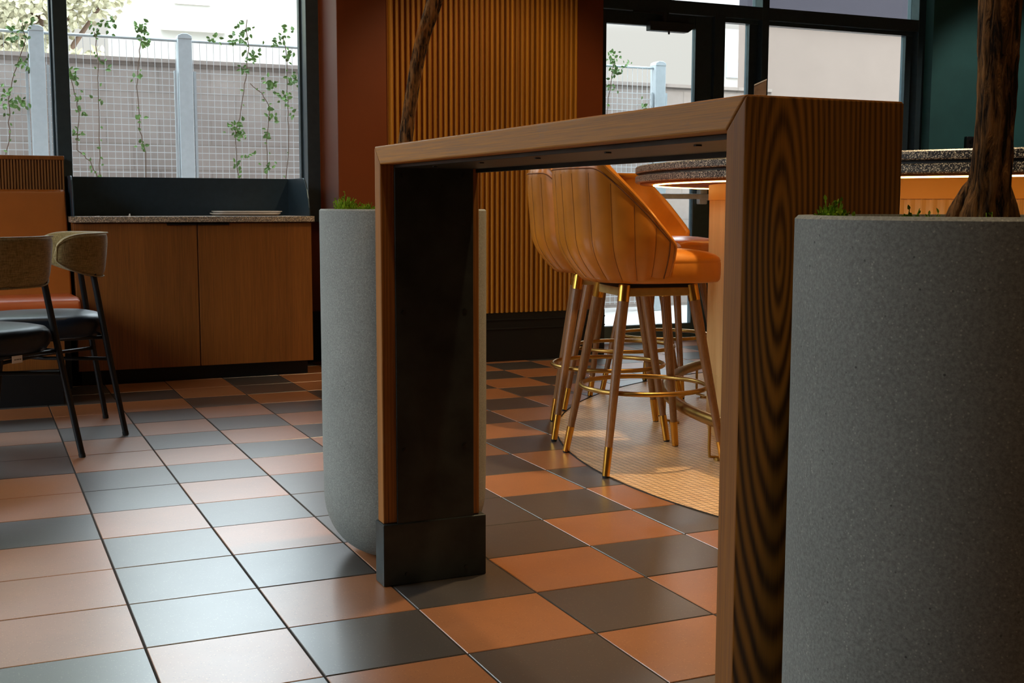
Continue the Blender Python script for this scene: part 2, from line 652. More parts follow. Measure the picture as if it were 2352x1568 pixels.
# ------------------------------------------------------------------ the setting
T = 0.3048
GX, GY = 0.30137, 4.39314          # a grout crossing of the floor grid
ODD = {(0, 0), (0, 4), (0, -1), (2, 2), (3, 3), (-1, 0), (-1, 4), (-1, -1), (0, -6), (0, -5), (2, -7), (3, -7)}
bm = NB()
box(bm, -2.6, 9.0, -2.5, 7.45, -0.10, -0.0015)
rnd = random.Random(5)
hg = 0.0024
for i in range(-10, 29):
    for j in range(-10, 23):
        x0, x1 = GX + i * T + hg, GX + (i + 1) * T - hg
        y1, y0 = GY - j * T - hg, GY - (j + 1) * T + hg
        if x1 > 8.99 or x0 < -2.59 or y1 > 7.44 or y0 < -2.49:
            continue
        terra = (i + j) % 2 == 0
        if (i, j) in ODD:
            terra = not terra
        elif rnd.random() < 0.06 and not (-1 <= i <= 6 and -4 <= j <= 8):
            terra = not terra
        zj = rnd.uniform(-0.0003, 0.0003)
        b = 0.0012
        v0 = [bm.verts.new(p) for p in ((x0, y0, -0.0016), (x1, y0, -0.0016), (x1, y1, -0.0016), (x0, y1, -0.0016))]
        v1 = [bm.verts.new(p) for p in ((x0 + b, y0 + b, zj), (x1 - b, y0 + b, zj), (x1 - b, y1 - b, zj), (x0 + b, y1 - b, zj))]
        mi = 1 if terra else 2
        bm.faces.new(v1).material_index = mi
        for k in range(4):
            bm.faces.new([v0[k], v0[(k + 1) % 4], v1[(k + 1) % 4], v1[k]]).material_index = mi
obj('floor', bm, [M['grout'], M['tile_terracotta'], M['tile_dark']], kind='structure')

BC = (4.27, 3.456)                 # centre of the round bar
bm = NB()
lathe(bm, [(0, 0.0012), (2.288, 0.0012), (2.2955, 0.0004)], 160, BC)
obj('floor_mosaic', bm, M['mosaic'], kind='structure', smooth=False)
bm = NB()
tube(bm, circle(BC, 2.299, 0.0002, 160), 0.0035, 6, closed=True)
obj('trim_1', bm, M['grout'], kind='structure')

bm = NB()
box(bm, -2.7, 9.1, -2.6, 7.5, 3.4, 3.55)
obj('ceiling', bm, M['ceiling'], kind='structure')
bm = NB()
box(bm, -2.7, 9.1, -2.7, -2.5, 0, 3.4)
obj('wall_back', bm, M['plaster'], kind='structure')
# left wall with a street window
bm = NB()
box(bm, -2.8, -2.6, -2.5, 2.75, 0, 3.4)
box(bm, -2.8, -2.6, 5.65, 7.5, 0, 3.4)
box(bm, -2.8, -2.6, 2.75, 5.65, 0, 0.8)
box(bm, -2.8, -2.6, 2.75, 5.65, 3.1, 3.4)
obj('wall_left', bm, M['plaster'], kind='structure')
bm = NB()
box(bm, 9.0, 9.2, -2.5, 7.5, 0, 3.4)
obj('wall_right', bm, M['plaster'], kind='structure')
# wall under and over the left window
bm = NB()
box(bm, -2.6, 1.9, 7.02, 7.30, 0.30, 0.83)
box(bm, -2.6, 1.9, 7.02, 7.30, 3.25, 3.4)
obj('wall_window', bm, M['brown_paint'], kind='structure')
bm = NB()
box(bm, -2.6, 1.9, 7.005, 7.30, 0, 0.30)
obj('baseboard_window', bm, M['toe'], kind='structure', bevel=0.003)
# brown pier that carries the fluted panel
bm = NB()
box(bm, 1.90, 3.57, 6.62, 7.30, 0.0, 3.4)
obj('wall_pier', bm, M['brown_paint'], kind='structure', bevel=0.004)
bm = NB()
box(bm, 1.895, 1.9, 6.97, 7.05, 0.83, 3.4)
obj('trim_2', bm, M['brown_paint'], kind='structure')
bm = NB()
box(bm, 2.19, 3.58, 6.585, 6.62, 0, 0.292)
box(bm, 2.19, 3.58, 6.578, 6.59, 0.192, 0.200)
box(bm, 2.19, 3.58, 6.578, 6.59, 0.246, 0.255)
obj('baseboard_pier', bm, M['toe'], kind='structure', bevel=0.002)
# fluted panel
fp = root('fluted_wall_panel', (2.78, 6.6, 0.293), kind=None, label='tall amber wood panel of narrow vertical ribs on the brown pier', cat='wall panel')
bm = NB()
box(bm, 2.19, 3.366, 6.603, 6.62, 0.293, 3.38)
obj('backing_board', bm, M['rib_back'], fp, (2.78, 6.6, 0.293))
bm = NB()
x = 2.194
k = 0
rr = random.Random(3)
while x < 3.36:
    w_ = 0.0205 + rr.uniform(-0.001, 0.001)
    y_f = 6.572 + rr.uniform(-0.002, 0.002)
    prism(bm, [(x, 6.604), (x + 0.002, y_f + 0.006), (x + 0.006, y_f), (x + w_ - 0.006, y_f), (x + w_ - 0.002, y_f + 0.006), (x + w_, 6.604)], 'z', 0.293, 3.38)
    x += 0.0322
obj('ribs', bm, M['ribs'], fp, (2.78, 6.6, 0.293))
# green wall on the right
bm = NB()
box(bm, 6.57, 9.0, 7.06, 7.30, 0, 3.4)
obj('wall_green', bm, M['green_paint'], kind='structure')

# left window: frame and panes
wn1 = root('window_1', (0, 7.14, 0.83), kind='structure')
bm = NB()
y0, y1 = 6.985, 7.14
box(bm, 0.452, 0.526, y0, y1, 0.83, 3.25)
box(bm, 1.822, 1.90, y0, y1, 0.83, 3.25)
box(bm, -1.05, -0.98, y0, y1, 0.83, 3.25)
box(bm, -2.6, 1.90, y0 + 0.003, y1, 0.83, 0.90)
box(bm, -2.6, 1.90, y0 + 0.003, y1, 3.17, 3.25)
box(bm, 1.812, 1.824, 7.10, 7.15, 0.90, 3.17)
box(bm, 0.44, 0.454, 7.10, 7.15, 0.90, 3.17)
obj('window_frame', bm, M['frame'], wn1, (0, 7.14, 0.83), bevel=0.003)
for a, b in ((0.526, 1.812), (-0.98, 0.44), (-2.6, -1.05)):
    bm = NB()
    box(bm, a, b, 7.12, 7.126, 0.9, 3.17)
    obj('pane', bm, M['glass'], wn1, (0, 7.14, 0.83))

# storefront on the right
wn2 = root('window_2', (5.6, 7.2, 0), kind='structure')
bm = NB()
y0, y1 = 7.142, 7.27
box(bm, 5.106, 5.163, y0, y1, 0, 3.4)              # mullion
box(bm, 6.505, 6.572, y0, y1, 0, 3.4)              # right jamb
box(bm, 3.56, 6.57, y0 + 0.002, y1, 2.215, 2.302)  # transom bar
box(bm, 4.80, 6.57, y0 + 0.002, y1, 0, 0.28)
box(bm, 3.56, 6.57, y0 + 0.002, y1, 3.30, 3.40)
box(bm, 4.715, 4.80, y0, y1, 0, 2.23)              # door jamb
box(bm, 3.56, 3.785, y0, y1, 0, 2.23)              # hinge jamb
box(bm, 5.04, 5.108, 7.20, 7.255, 0.28, 2.215)
box(bm, 6.44, 6.507, 7.20, 7.255, 0.28, 2.215)
box(bm, 4.80, 6.5, 7.19, 7.26, 2.19, 2.216)
obj('window_frame', bm, M['frame'], wn2, (5.6, 7.2, 0), bevel=0.003)
for a, b, c, d in ((4.80, 5.04, 0.28, 2.19), (5.163, 6.44, 0.28, 2.19), (3.6, 5.106, 2.302, 3.3), (5.163, 6.505, 2.302, 3.3)):
    bm = NB()
    box(bm, a, b, 7.225, 7.231, c, d)
    obj('pane', bm, M['glass'], wn2, (5.6, 7.2, 0))
dr = root('door_1', (4.24, 7.2, 0), kind='structure')
bm = NB()
prism_y = (7.165, 7.215)
box(bm, 4.577, 4.712, *prism_y, 0.01, 2.213)
box(bm, 3.79, 3.888, *prism_y, 0.01, 2.213)
box(bm, 3.888, 4.577, *prism_y, 0.01, 0.115)
box(bm, 3.888, 4.577, *prism_y, 2.125, 2.213)
obj('door_frame', bm, M['frame'], dr, (4.24, 7.2, 0), bevel=0.004)
bm = NB()
box(bm, 3.888, 4.577, 7.187, 7.194, 0.115, 2.125)
obj('pane', bm, M['glass'], dr, (4.24, 7.2, 0))
bm = NB()
box(bm, 3.86, 4.655, 7.085, 7.117, 0.975, 1.012)
obj('push_bar', bm, M['chrome'], dr, (4.24, 7.2, 0), bevel=0.008, label='satin metal push bar')
bm = NB()
box(bm, 4.605, 4.665, 7.117, 7.166, 0.94, 1.05)
box(bm, 3.82, 3.872, 7.117, 7.166, 0.94, 1.05)
tube(bm, [(4.655, 7.10, 0.985), (4.672, 7.12, 0.99), (4.672, 7.165, 0.99)], 0.021, 12)
obj('push_bar_bracket', bm, M['chrome'], dr, (4.24, 7.2, 0), bevel=0.006, label='satin metal bracket')
cl = obj('door_closer', prism(NB(), [(4.185, 2.088), (4.48, 2.088), (4.51, 2.108), (4.52, 2.112), (4.52, 2.150), (4.185, 2.150)], 'y', 7.105, 7.165), M['closer'], dr, (4.24, 7.2, 0), bevel=0.004)
bm = NB()
box(bm, 4.29, 4.50, 7.14, 7.166, 2.150, 2.190)
box(bm, 4.06, 4.33, 7.112, 7.124, 2.197, 2.212)
tube(bm, [(4.30, 7.118, 2.145), (4.30, 7.118, 2.21)], 0.012, 10)
tube(bm, [(4.345, 7.135, 2.072), (4.345, 7.135, 2.09)], 0.007, 8)
obj('closer_arm', bm, M['closer'], cl, (4.24, 7.2, 0), bevel=0.001)

# outlet on the green wall
ot = root('power_outlet', (6.955, 7.06, 1.36), label='black power outlet on the green wall above the bar top', cat='outlet')
OO = (6.955, 7.06, 1.36)
obj('cover_plate', box(NB(), 6.915, 6.995, 7.03, 7.06, 1.33, 1.455), M['outlet'], ot, OO, bevel=0.006)
for zc in (1.365, 1.42):
    bm = NB()
    tube(bm, [(6.955, 7.024, zc), (6.955, 7.031, zc)], 0.017, 16)
    obj('socket', bm, M['black'], ot, OO, smooth=True, auto=40)

# ------------------------------------------------------------------ outdoors
bm = NB()
box(bm, -12, 40, 7.46, 60, -0.12, -0.02)
obj('yard_ground', bm, M['yard'], kind='structure')
bm = NB()
box(bm, -10, 7.2, 9.9, 10.1, -0.02, 2.03)
box(bm, -10, 7.2, 9.88, 10.12, 2.03, 2.06)
obj('wall_yard', bm, M['block'], kind='structure')
bm = NB()
box(bm, -3.2, 5.6, 7.2, 7.5, 3.4, 5.6)  # unseen raised wall, added to keep the sun off the yard wall
obj('wall_sun_block', bm, M['stucco_grey'], kind='structure')
bm = NB()
box(bm, 7.63, 18, 11.0, 11.1, -0.02, 2.90)
obj('wall_neighbour', bm, M['stucco'], kind='structure')
bm = NB()
box(bm, 7.63, 18, 10.95, 11.1, 2.90, 6.5)
obj('wall_neighbour_upper', bm, M['stucco_grey'], kind='structure')

# fence
FO = (1.539, 9.5, 0)
fe = root('mesh_fence', FO, label='grey steel fence of square wire mesh with posts and a top rail', cat='fence')
posts = [1.539 - 1.04 * 4, 1.539 - 1.04 * 3, 1.539 - 1.04 * 2, 0.499, 1.539, 2.58, 3.61, 4.645, 5.68]
for px in posts:
    bm = NB()
    box(bm, px - 0.052, px + 0.052, 9.45, 9.55, -0.02, 2.17)
    po = obj('post', bm, M['post_paint'], fe, FO, bevel=0.006)
    bm = NB()
    for s in (-1, 1):
        box(bm, px + s * 0.072 - 0.009, px + s * 0.072 + 0.009, 9.47, 9.50, -0.02, 1.93)
    obj('mesh_clamp', bm, M['post_paint'], po, FO)
    bm = NB()
    prism(bm, [(px - 0.054, 2.165), (px + 0.054, 2.165), (px + 0.05, 2.19), (px + 0.02, 2.205), (px - 0.02, 2.205), (px - 0.05, 2.19)], 'y', 9.447, 9.553)
    obj('post_cap', bm, M['post_paint'], po, FO, bevel=0.004)
bm = NB()
tube(bm, [(-2.7, 9.5, 2.165), (5.68, 9.5, 2.145)], 0.0115, 8)
obj('top_rail', bm, M['post_paint'], fe, FO, smooth=True)
for a, b in zip(posts, posts[1:]):
    bm = NB()
    n = int((b - a - 0.13) / 0.05)
    for k in range(n + 1):
        xx = a + 0.065 + (b - a - 0.13) * k / n
        box(bm, xx - 0.0019, xx + 0.0019, 9.490, 9.494, 0.05, 2.14)
    for k in range(42):
        zz = 0.07 + k * 0.05
        if zz > 1.96:
            continue
        box(bm, a + 0.06, b - 0.06, 9.486, 9.490, zz - 0.0028, zz + 0.0028)
    obj('wire_mesh', bm, M['wire'], fe, FO)


def leaf(bm, p, size, rnd, mi=0):
    a = rnd.uniform(0, 2 * PI)
    tilt = rnd.uniform(-0.9, 0.9)
    d = Vector((math.cos(a), math.sin(tilt) * 0.6, math.sin(a))).normalized()
    s = Vector((-d.z, rnd.uniform(-0.6, 0.6), d.x)).normalized()
    L = size * rnd.uniform(0.7, 1.3)
    w_ = L * rnd.uniform(0.24, 0.36)
    nrm = d.cross(s).normalized() * L * 0.10
    p = Vector(p)
    pts = [p, p + d * L * 0.3 + s * w_ + nrm, p + d * L * 0.65 + s * w_ * 0.8 + nrm, p + d * L, p + d * L * 0.65 - s * w_ * 0.8 + nrm, p + d * L * 0.3 - s * w_ + nrm]
    v = [bm.verts.new(q) for q in pts]
    for f in ((0, 1, 2, 3), (0, 3, 4, 5)):
        bm.faces.new([v[i] for i in f]).material_index = mi


VINES = [
    ('dense dark green vine on the fence above the bench, at the left edge', [(0.249, 1.145), (0.297, 1.455), (0.294, 1.67), (0.368, 1.919), (0.433, 2.09), (0.396, 2.256)], [(0.278, 1.685, 0.082, 30), (0.386, 1.658, 0.027, 14), (0.348, 2.131, 0.054, 22), (0.426, 1.922, 0.054, 18), (0.466, 2.199, 0.061, 14)]),
    ('thin drooping vine on the fence just right of the window mullion', [(0.88, 1.127), (0.832, 1.247), (0.753, 1.325), (0.769, 1.594), (0.739, 1.781), (0.721, 1.936)], [(0.728, 1.868, 0.041, 12), (0.732, 1.827, 0.034, 10), (0.774, 1.735, 0.048, 5), (0.751, 1.436, 0.034, 8), (0.775, 1.594, 0.048, 6)]),
    ('almost bare brown vine stem on the fence, with small leaves over the rail', [(0.905, 1.153), (0.908, 1.408), (0.909, 1.788), (0.911, 2.039), (0.897, 2.225)], [(0.918, 2.22, 0.048, 12), (1.004, 2.247, 0.048, 10), (0.963, 1.947, 0.048, 6), (0.899, 1.693, 0.034, 3)]),
    ('vine with a bright leaf clump on the rail, just left of the middle fence post', [(1.228, 1.319), (1.195, 1.479), (1.19, 1.799), (1.206, 2.023), (1.234, 2.198)], [(1.24, 2.208, 0.048, 24), (1.253, 2.12, 0.031, 14), (1.186, 1.863, 0.034, 6), (1.198, 1.559, 0.027, 4), (1.199, 1.383, 0.027, 6)]),
    ('tallest vine, reaching high above the rail, with a dark clump low on the mesh', [(1.917, 1.138), (1.909, 1.498), (1.963, 1.699), (1.991, 1.898), (2.017, 2.13), (2.003, 2.407)], [(1.902, 1.514, 0.054, 26), (1.993, 2.259, 0.054, 18), (1.941, 2.175, 0.075, 18), (2.039, 2.065, 0.048, 12), (1.963, 1.962, 0.027, 10), (1.76, 2.187, 0.061, 10), (1.941, 1.466, 0.048, 12), (1.902, 1.232, 0.034, 8)]),
    ('vine climbing the mesh second from the window right jamb, bushy near the wall top', [(2.144, 1.141), (2.143, 1.404), (2.176, 1.673), (2.117, 1.787), (2.001, 1.882)], [(2.176, 1.856, 0.044, 22), (2.175, 1.639, 0.041, 10), (2.151, 1.471, 0.034, 8), (2.005, 1.3, 0.048, 8), (2.156, 1.219, 0.048, 10)]),
    ('leafy vine on the fence right beside the window right jamb', [(2.293, 1.142), (2.325, 1.543), (2.315, 1.745), (2.326, 1.979), (2.281, 2.309)], [(2.366, 1.898, 0.044, 22), (2.287, 1.75, 0.048, 16), (2.297, 2.261, 0.054, 12), (2.321, 2.079, 0.054, 14), (2.227, 2.174, 0.048, 12), (2.337, 1.644, 0.027, 5)]),
    ('green vine on the fence seen through the glass door', [(5.129, 1.47), (5.156, 1.811), (5.196, 2.038), (5.228, 2.265)], [(5.194, 2.188, 0.061, 30), (5.222, 2.077, 0.041, 16), (5.188, 1.982, 0.048, 12), (5.361, 2.159, 0.027, 6), (5.521, 1.786, 0.048, 8)]),
]
rv = random.Random(11)
for lab, st, cls in VINES:
    org = (st[0][0], 9.47, 0)
    vr = root('climbing_vine', org, label=lab, cat='vine', group='vines climbing the mesh fence')
    bm = NB()
    pts = [(st[0][0] + 0.01, 9.475, -0.01)] + [(x_, 9.475 + rv.uniform(-0.008, 0.003), z_) for x_, z_ in st]
    fine = []
    for a, b in zip(pts, pts[1:]):
        for k in range(4):
            f = k / 4
            fine.append(tuple(a[i] + (b[i] - a[i]) * f + (rv.uniform(-0.008, 0.008) if i == 0 else 0) for i in range(3)))
    tube(bm, fine, 0.0035, 5)
    obj('stem', bm, M['stem'], vr, org, smooth=True)
    bm = NB()
    for cx, cz, r_, n in cls:
        for _ in range(n):
            leaf(bm, (cx + rv.gauss(0, r_ * 0.6), 9.46 + rv.uniform(-0.03, 0.03), cz + rv.gauss(0, r_ * 0.6)), 0.036, rv)
    for a in fine[3:]:
        if rv.random() < 0.6:
            leaf(bm, (a[0] + rv.uniform(-0.015, 0.015), 9.465, a[2]), 0.028, rv)
    obj('leaves', bm, M['leaf'], vr, org, kind='stuff')


def tree(lab, x, y, h, blobs, seed, mat=None, group=None, lsize=0.14, upper=()):
    rt = random.Random(seed)
    tr_ = root('garden_tree', (x, y, 0), label=lab, cat='tree', group=group)
    bm = NB()
    tube(bm, [(x, y, -0.05), (x + 0.06, y, h * 0.3), (x - 0.05, y, h * 0.6), (x + 0.05, y, h * 0.9)], [0.14, 0.12, 0.09, 0.04], 8)
    for bx, bz, br_, _ in blobs:
        tube(bm, [(x, y, h * 0.55), ((x + bx) / 2, y, (h * 0.55 + bz) / 2 + 0.1), (bx, y, bz)], [0.05, 0.035, 0.015], 6)
    obj('trunk', bm, M['stem'], tr_, (x, y, 0), smooth=True)
    bm = NB()
    for bx, bz, br_, n in blobs:
        for _ in range(n):
            u = Vector((rt.gauss(0, 1), rt.gauss(0, 1), rt.gauss(0, 1))).normalized() * br_ * rt.random() ** 0.5
            leaf(bm, (bx + u.x, y + u.y, bz + u.z * 0.8), lsize, rt)
    obj('crown', bm, mat or M['leaf_pale'], tr_, (x, y, 0), kind='stuff')
    if upper:  # unseen foliage, added to darken the window reflection on the floor
        bm = NB()
        for bx, bz, br_, n in upper:
            for _ in range(n):
                u = Vector((rt.gauss(0, 1), rt.gauss(0, 1), rt.gauss(0, 1))).normalized() * br_ * rt.random() ** 0.4
                leaf(bm, (bx + u.x, y + u.y, bz + u.z * 0.8), 0.26, rt)
        obj('unseen_shade_crown', bm, M['leaf'], tr_, (x, y, 0), kind='stuff')


tree('pale feathery tree behind the yard wall, high in the left window', 0.8, 15.0, 3.6,
     [(0.2, 3.05, 0.55, 1100), (0.75, 3.2, 0.6, 1200), (1.25, 3.35, 0.45, 620), (0.6, 2.75, 0.35, 420), (1.6, 3.35, 0.3, 150), (-0.5, 3.3, 0.6, 1000)], 4, lsize=0.075,
     upper=[(0.1, 4.6, 0.8, 500), (-0.9, 4.5, 0.9, 500), (-0.1, 5.8, 0.9, 600), (-1.8, 4.5, 0.9, 400), (-1.4, 5.9, 1.0, 600), (-0.6, 7.0, 1.0, 600), (-2.8, 5.0, 1.0, 500), (-3.6, 4.2, 0.9, 400), (0.95, 4.5, 0.55, 350), (1.0, 5.4, 0.75, 450), (0.8, 6.5, 0.9, 500)])  # upper leaf masses stand above the view, added to dim reflections
tree('low bushy tree showing just over the yard wall, right of the window mullion', 1.28, 14.0, 2.5,
     [(1.0, 2.45, 0.2, 150), (1.3, 2.4, 0.22, 170), (1.55, 2.32, 0.14, 60)], 8, lsize=0.09)
# far buildings
bo = (8.0, 40, 0)
fb = root('white_building', bo, label='overexposed white building far behind the yard wall in the left window', cat='building')
obj('walls', box(NB(), 4.4, 14.0, 36, 42, -0.02, 8.5), M['white_wall'], fb, bo)
bm = NB()
box(bm, 5.2, 7.0, 35.75, 36.01, 5.85, 6.25)
obj('awning', bm, M['pale_shade'], fb, bo)
obj('window_recess', box(NB(), 5.6, 6.6, 35.94, 36.02, 6.6, 8.2), M['pale_shade'], fb, bo)
bo = (22, 30, 0)
fb = root('distant_shop', bo, label='distant pale building with blue window bands and an orange strip, through the sidelight', cat='building')
obj('walls', box(NB(), 20.12, 25, 30, 30.4, -0.02, 6.0), M['white_wall'], fb, bo)
for z0, z1 in ((4.62, 5.05), (3.98, 4.18)):
    obj('window_band', box(NB(), 20.2, 24.9, 29.93, 30.0, z0, z1), M['blue_glass'], fb, bo)
obj('roof_strip', box(NB(), 19.4, 25, 29.6, 30.0, 3.35, 3.8), M['orange_render'], fb, bo)

# ------------------------------------------------------------------ console table
TO = (1.02, 2.04, 0)
tb = root('console_table', TO, label='narrow dark wood high table with waterfall legs and steel lining between two planters', cat='table')
X0, X1 = 0.893, 1.147
YN, YF, ZT, TH = 1.280, 2.803, 1.069, 0.043
bm = NB()      # top, mitred at both ends
prism(bm, [(YN, ZT), (YF, ZT), (YF - TH, ZT - TH), (YN + TH, ZT - TH)], 'x', X0, X1)
obj('top', bm, M['console_top'], tb, TO, bevel=0.0035, seg=3)
bm = NB()
prism(bm, [(YN, ZT), (YN + TH, ZT - TH), (YN + TH, 0.155), (YN, 0.155)], 'x', X0, X1)
bm.normal_update()
for f_ in bm.faces:
    if f_.calc_center_median().x < X0 + 0.001:
        f_.material_index = 1
obj('leg_panel', bm, [M['console_leg'], M['console_edge']], tb, TO, bevel=0.0035, seg=3)
bm = NB()
prism(bm, [(YF, ZT), (YF - TH, ZT - TH), (YF - TH, 0.155), (YF, 0.155)], 'x', X0, X1)
obj('leg_panel', bm, M['console_edge'], tb, TO, bevel=0.0035, seg=3)
for ya, yb, yi0, yi1 in ((2.749, 2.812, 2.753, 2.7605), (1.271, 1.334, 1.3225, 1.330)):
    bm = NB()
    box(bm, X0 - 0.004, X1 + 0.014, ya, yb, 0.0, 0.155)
    fs = obj('foot_sleeve', bm, M['steel'], tb, TO, bevel=0.003)
    bm = NB()
    box(bm, X0 + 0.034, X1 - 0.018, yi0, yi1, 0.15, ZT - TH)
    pl = obj('steel_plate', bm, M['steel'], tb, TO, bevel=0.0015)
    yb_ = yi0 if ya > 2 else yi1
    sg = -1 if ya > 2 else 1
    for bx in (0.947, 1.105):
        for bz in (0.336, 0.672, 1.0):
            bm = NB()
            tube(bm, [(bx, yb_ - sg * 0.001, bz), (bx, yb_ + sg * 0.0022, bz)], 0.006, 14)
            tube(bm, [(bx, yb_ + sg * 0.001, bz), (bx, yb_ + sg * 0.0032, bz)], 0.003, 8)
            obj('bolt', bm, M['bolt'], pl, TO)
    for bx in (0.949, 1.106):
        bm = NB()
        yf = ya if ya > 2 else yb
        tube(bm, [(bx, yf - sg * 0.001, 0.026), (bx, yf + sg * 0.0025, 0.026)], 0.005, 12)
        obj('bolt', bm, M['bolt'], fs, TO)
bm = NB()
box(bm, X0 + 0.034, X1 - 0.002, YN + TH + 0.006, YF - TH - 0.006, ZT - TH - 0.008, ZT - TH)
box(bm, X1 - 0.012, X1 - 0.002, YN + TH + 0.006, YF - TH - 0.006, ZT - TH - 0.017, ZT - TH)
up_ = obj('underside_plate', bm, M['steel'], tb, TO, bevel=0.001)
for k in range(5):
    bm = NB()
    yy = 1.5 + k * 0.27
    tube(bm, [(0.965, yy, ZT - TH - 0.0105), (0.965, yy, ZT - TH - 0.007)], 0.006, 12)
    obj('bolt', bm, M['bolt'], up_, TO)

# ------------------------------------------------------------------ planters, trees, moss


def planter(lab, c):
    r, h = 0.2195, 0.920
    rt = root('planter', (c[0], c[1], 0), label=lab, cat='planter')
    bm = NB()
    prof = [(0, 0.0), (0.075, 0.0)]
    for k in range(1, 13):
        a = PI / 2 * k / 12
        prof.append((0.075 + (r - 0.075 - 0.002) * math.sin(a), 0.165 * (1 - math.cos(a))))
    prof += [(r, 0.30), (r, h - 0.004), (r - 0.004, h), (r - 0.02, h), (r - 0.022, h - 0.004), (r - 0.024, h - 0.06), (0, h - 0.06)]
    lathe(bm, prof, 96)
    obj('body', bm, M['planter'], rt, smooth=True, auto=35)
    bm = NB()
    rs = random.Random(int(c[1] * 100))
    nr, ns = 7, 36
    prev = None
    ctr = bm.verts.new((0, 0, h - 0.022))
    for i in range(1, nr + 1):
        ring = [bm.verts.new(((r - 0.0242) * i / nr * math.cos(2 * PI * k / ns), (r - 0.0242) * i / nr * math.sin(2 * PI * k / ns), h - 0.024 + rs.uniform(-0.006, 0.006))) for k in range(ns)]
        for k in range(ns):
            j = (k + 1) % ns
            if prev is None:
                bm.faces.new([ctr, ring[k], ring[j]])
            else:
                bm.faces.new([prev[k], ring[k], ring[j], prev[j]])
        prev = ring
    obj('soil', bm, M['soil'], rt, smooth=True)
    return rt


PN, PF = (1.062, 1.035), (1.05, 3.05)
planter('large grey stone planter in the right foreground, beside the near table leg', PN)
planter('round bottomed grey stone planter behind the far table leg', PF)


def trunk(lab, spine, radii, flare=None, seed=1, org=(0, 0, 0), fix=None):
    rt = random.Random(seed)
    pts = []
    rs = []
    n = len(spine)
    for i in range(n - 1):
        a, b = Vector(spine[i]), Vector(spine[i + 1])
        steps = max(4, int((b - a).length / 0.012))
        for k in range(steps):
            f = k / steps
            q0 = Vector(spine[max(i - 1, 0)])
            q3 = Vector(spine[min(i + 2, n - 1)])
            p = 0.5 * ((2 * a) + (-q0 + b) * f + (2 * q0 - 5 * a + 4 * b - q3) * f * f + (-q0 + 3 * a - 3 * b + q3) * f ** 3)
            pts.append(p)
            rs.append(radii[i] + (radii[i + 1] - radii[i]) * f)
    pts.append(Vector(spine[-1]))
    rs.append(radii[-1])
    ph = [rt.uniform(0, 6.28) for _ in range(8)]

    def jit(i, k):
        a = 2 * PI * k / 28
        z = i * 0.012
        return (1 + 0.06 * math.sin(3 * a + ph[0] + z * 5) + 0.05 * math.sin(7 * a + ph[1] + z * 9 + 1.5 * math.sin(z * 13)) +
                0.035 * math.sin(12 * a + ph[2] - z * 12) + rt.uniform(-0.03, 0.03))
    tr_ = root('indoor_tree', org, label=lab, cat='tree')
    bm = NB()
    tube(bm, pts, rs, 28, jitter=jit)
    obj('trunk', bm, M['bark'], tr_, org, smooth=True)
    if flare:
        for f in flare:
            bm = NB()
            tube(bm, f[0], f[1], 14, jitter=lambda i, k: 1 + rt.uniform(-0.08, 0.08))
            obj('root', bm, M['bark'], tr_, org, smooth=True)
    top = pts[-1]
    bm = NB()
    for k in range(5):
        a = k * 1.3 + seed
        e_ = top + Vector((math.cos(a) * 0.35, math.sin(a) * 0.35, 0.45))
        tube(bm, [top - Vector((0, 0, 0.05)), top + (e_ - top) * 0.5 + Vector((0, 0, 0.06)), e_], [0.012, 0.009, 0.004], 7)
    br_ = obj('branch', bm, M['bark'], tr_, org, smooth=True)
    bm = NB()
    for k in range(160):
        a = rt.uniform(0, 6.28)
        rr_ = 0.42 * rt.random() ** 0.5
        leaf(bm, (top.x + math.cos(a) * rr_, top.y + math.sin(a) * rr_, top.z + 0.2 + rt.uniform(0, 0.35)), 0.06, rt)
    obj('leaves', bm, M['leaf'], br_, org, kind='stuff')


trunk('thick rough barked tree trunk rising from the right foreground planter',
      [(1.056, 1.048, 0.885), (1.058, 1.046, 0.922), (1.0605, 1.042, 0.952), (1.0615, 1.040, 1.016), (1.062, 1.040, 1.088), (1.062, 1.040, 1.16), (1.066, 1.036, 1.6), (1.075, 1.03, 2.3)],
      [0.031, 0.027, 0.0225, 0.0200, 0.0210, 0.0225, 0.021, 0.016],
      flare=[([(1.056, 1.050, 0.965), (1.049, 1.058, 0.948), (1.040, 1.068, 0.925), (1.032, 1.076, 0.892)], [0.008, 0.011, 0.010, 0.011]),
             ([(1.068, 1.032, 0.955), (1.076, 1.028, 0.93), (1.084, 1.02, 0.89)], [0.010, 0.010, 0.010])], seed=2, org=(PN[0], PN[1], 0.895))
trunk('slender curved tree trunk rising from the planter behind the far table leg',
      [(1.035, 3.06, 0.885), (1.045, 3.052, 1.0), (1.058, 3.047, 1.104), (1.077, 3.041, 1.237), (1.098, 3.034, 1.349), (1.131, 3.023, 1.461), (1.19, 3.01, 1.7), (1.20, 3.0, 2.4)],
      [0.028, 0.021, 0.0185, 0.0165, 0.0180, 0.0195, 0.018, 0.014], seed=6, org=(PF[0], PF[1], 0.895))


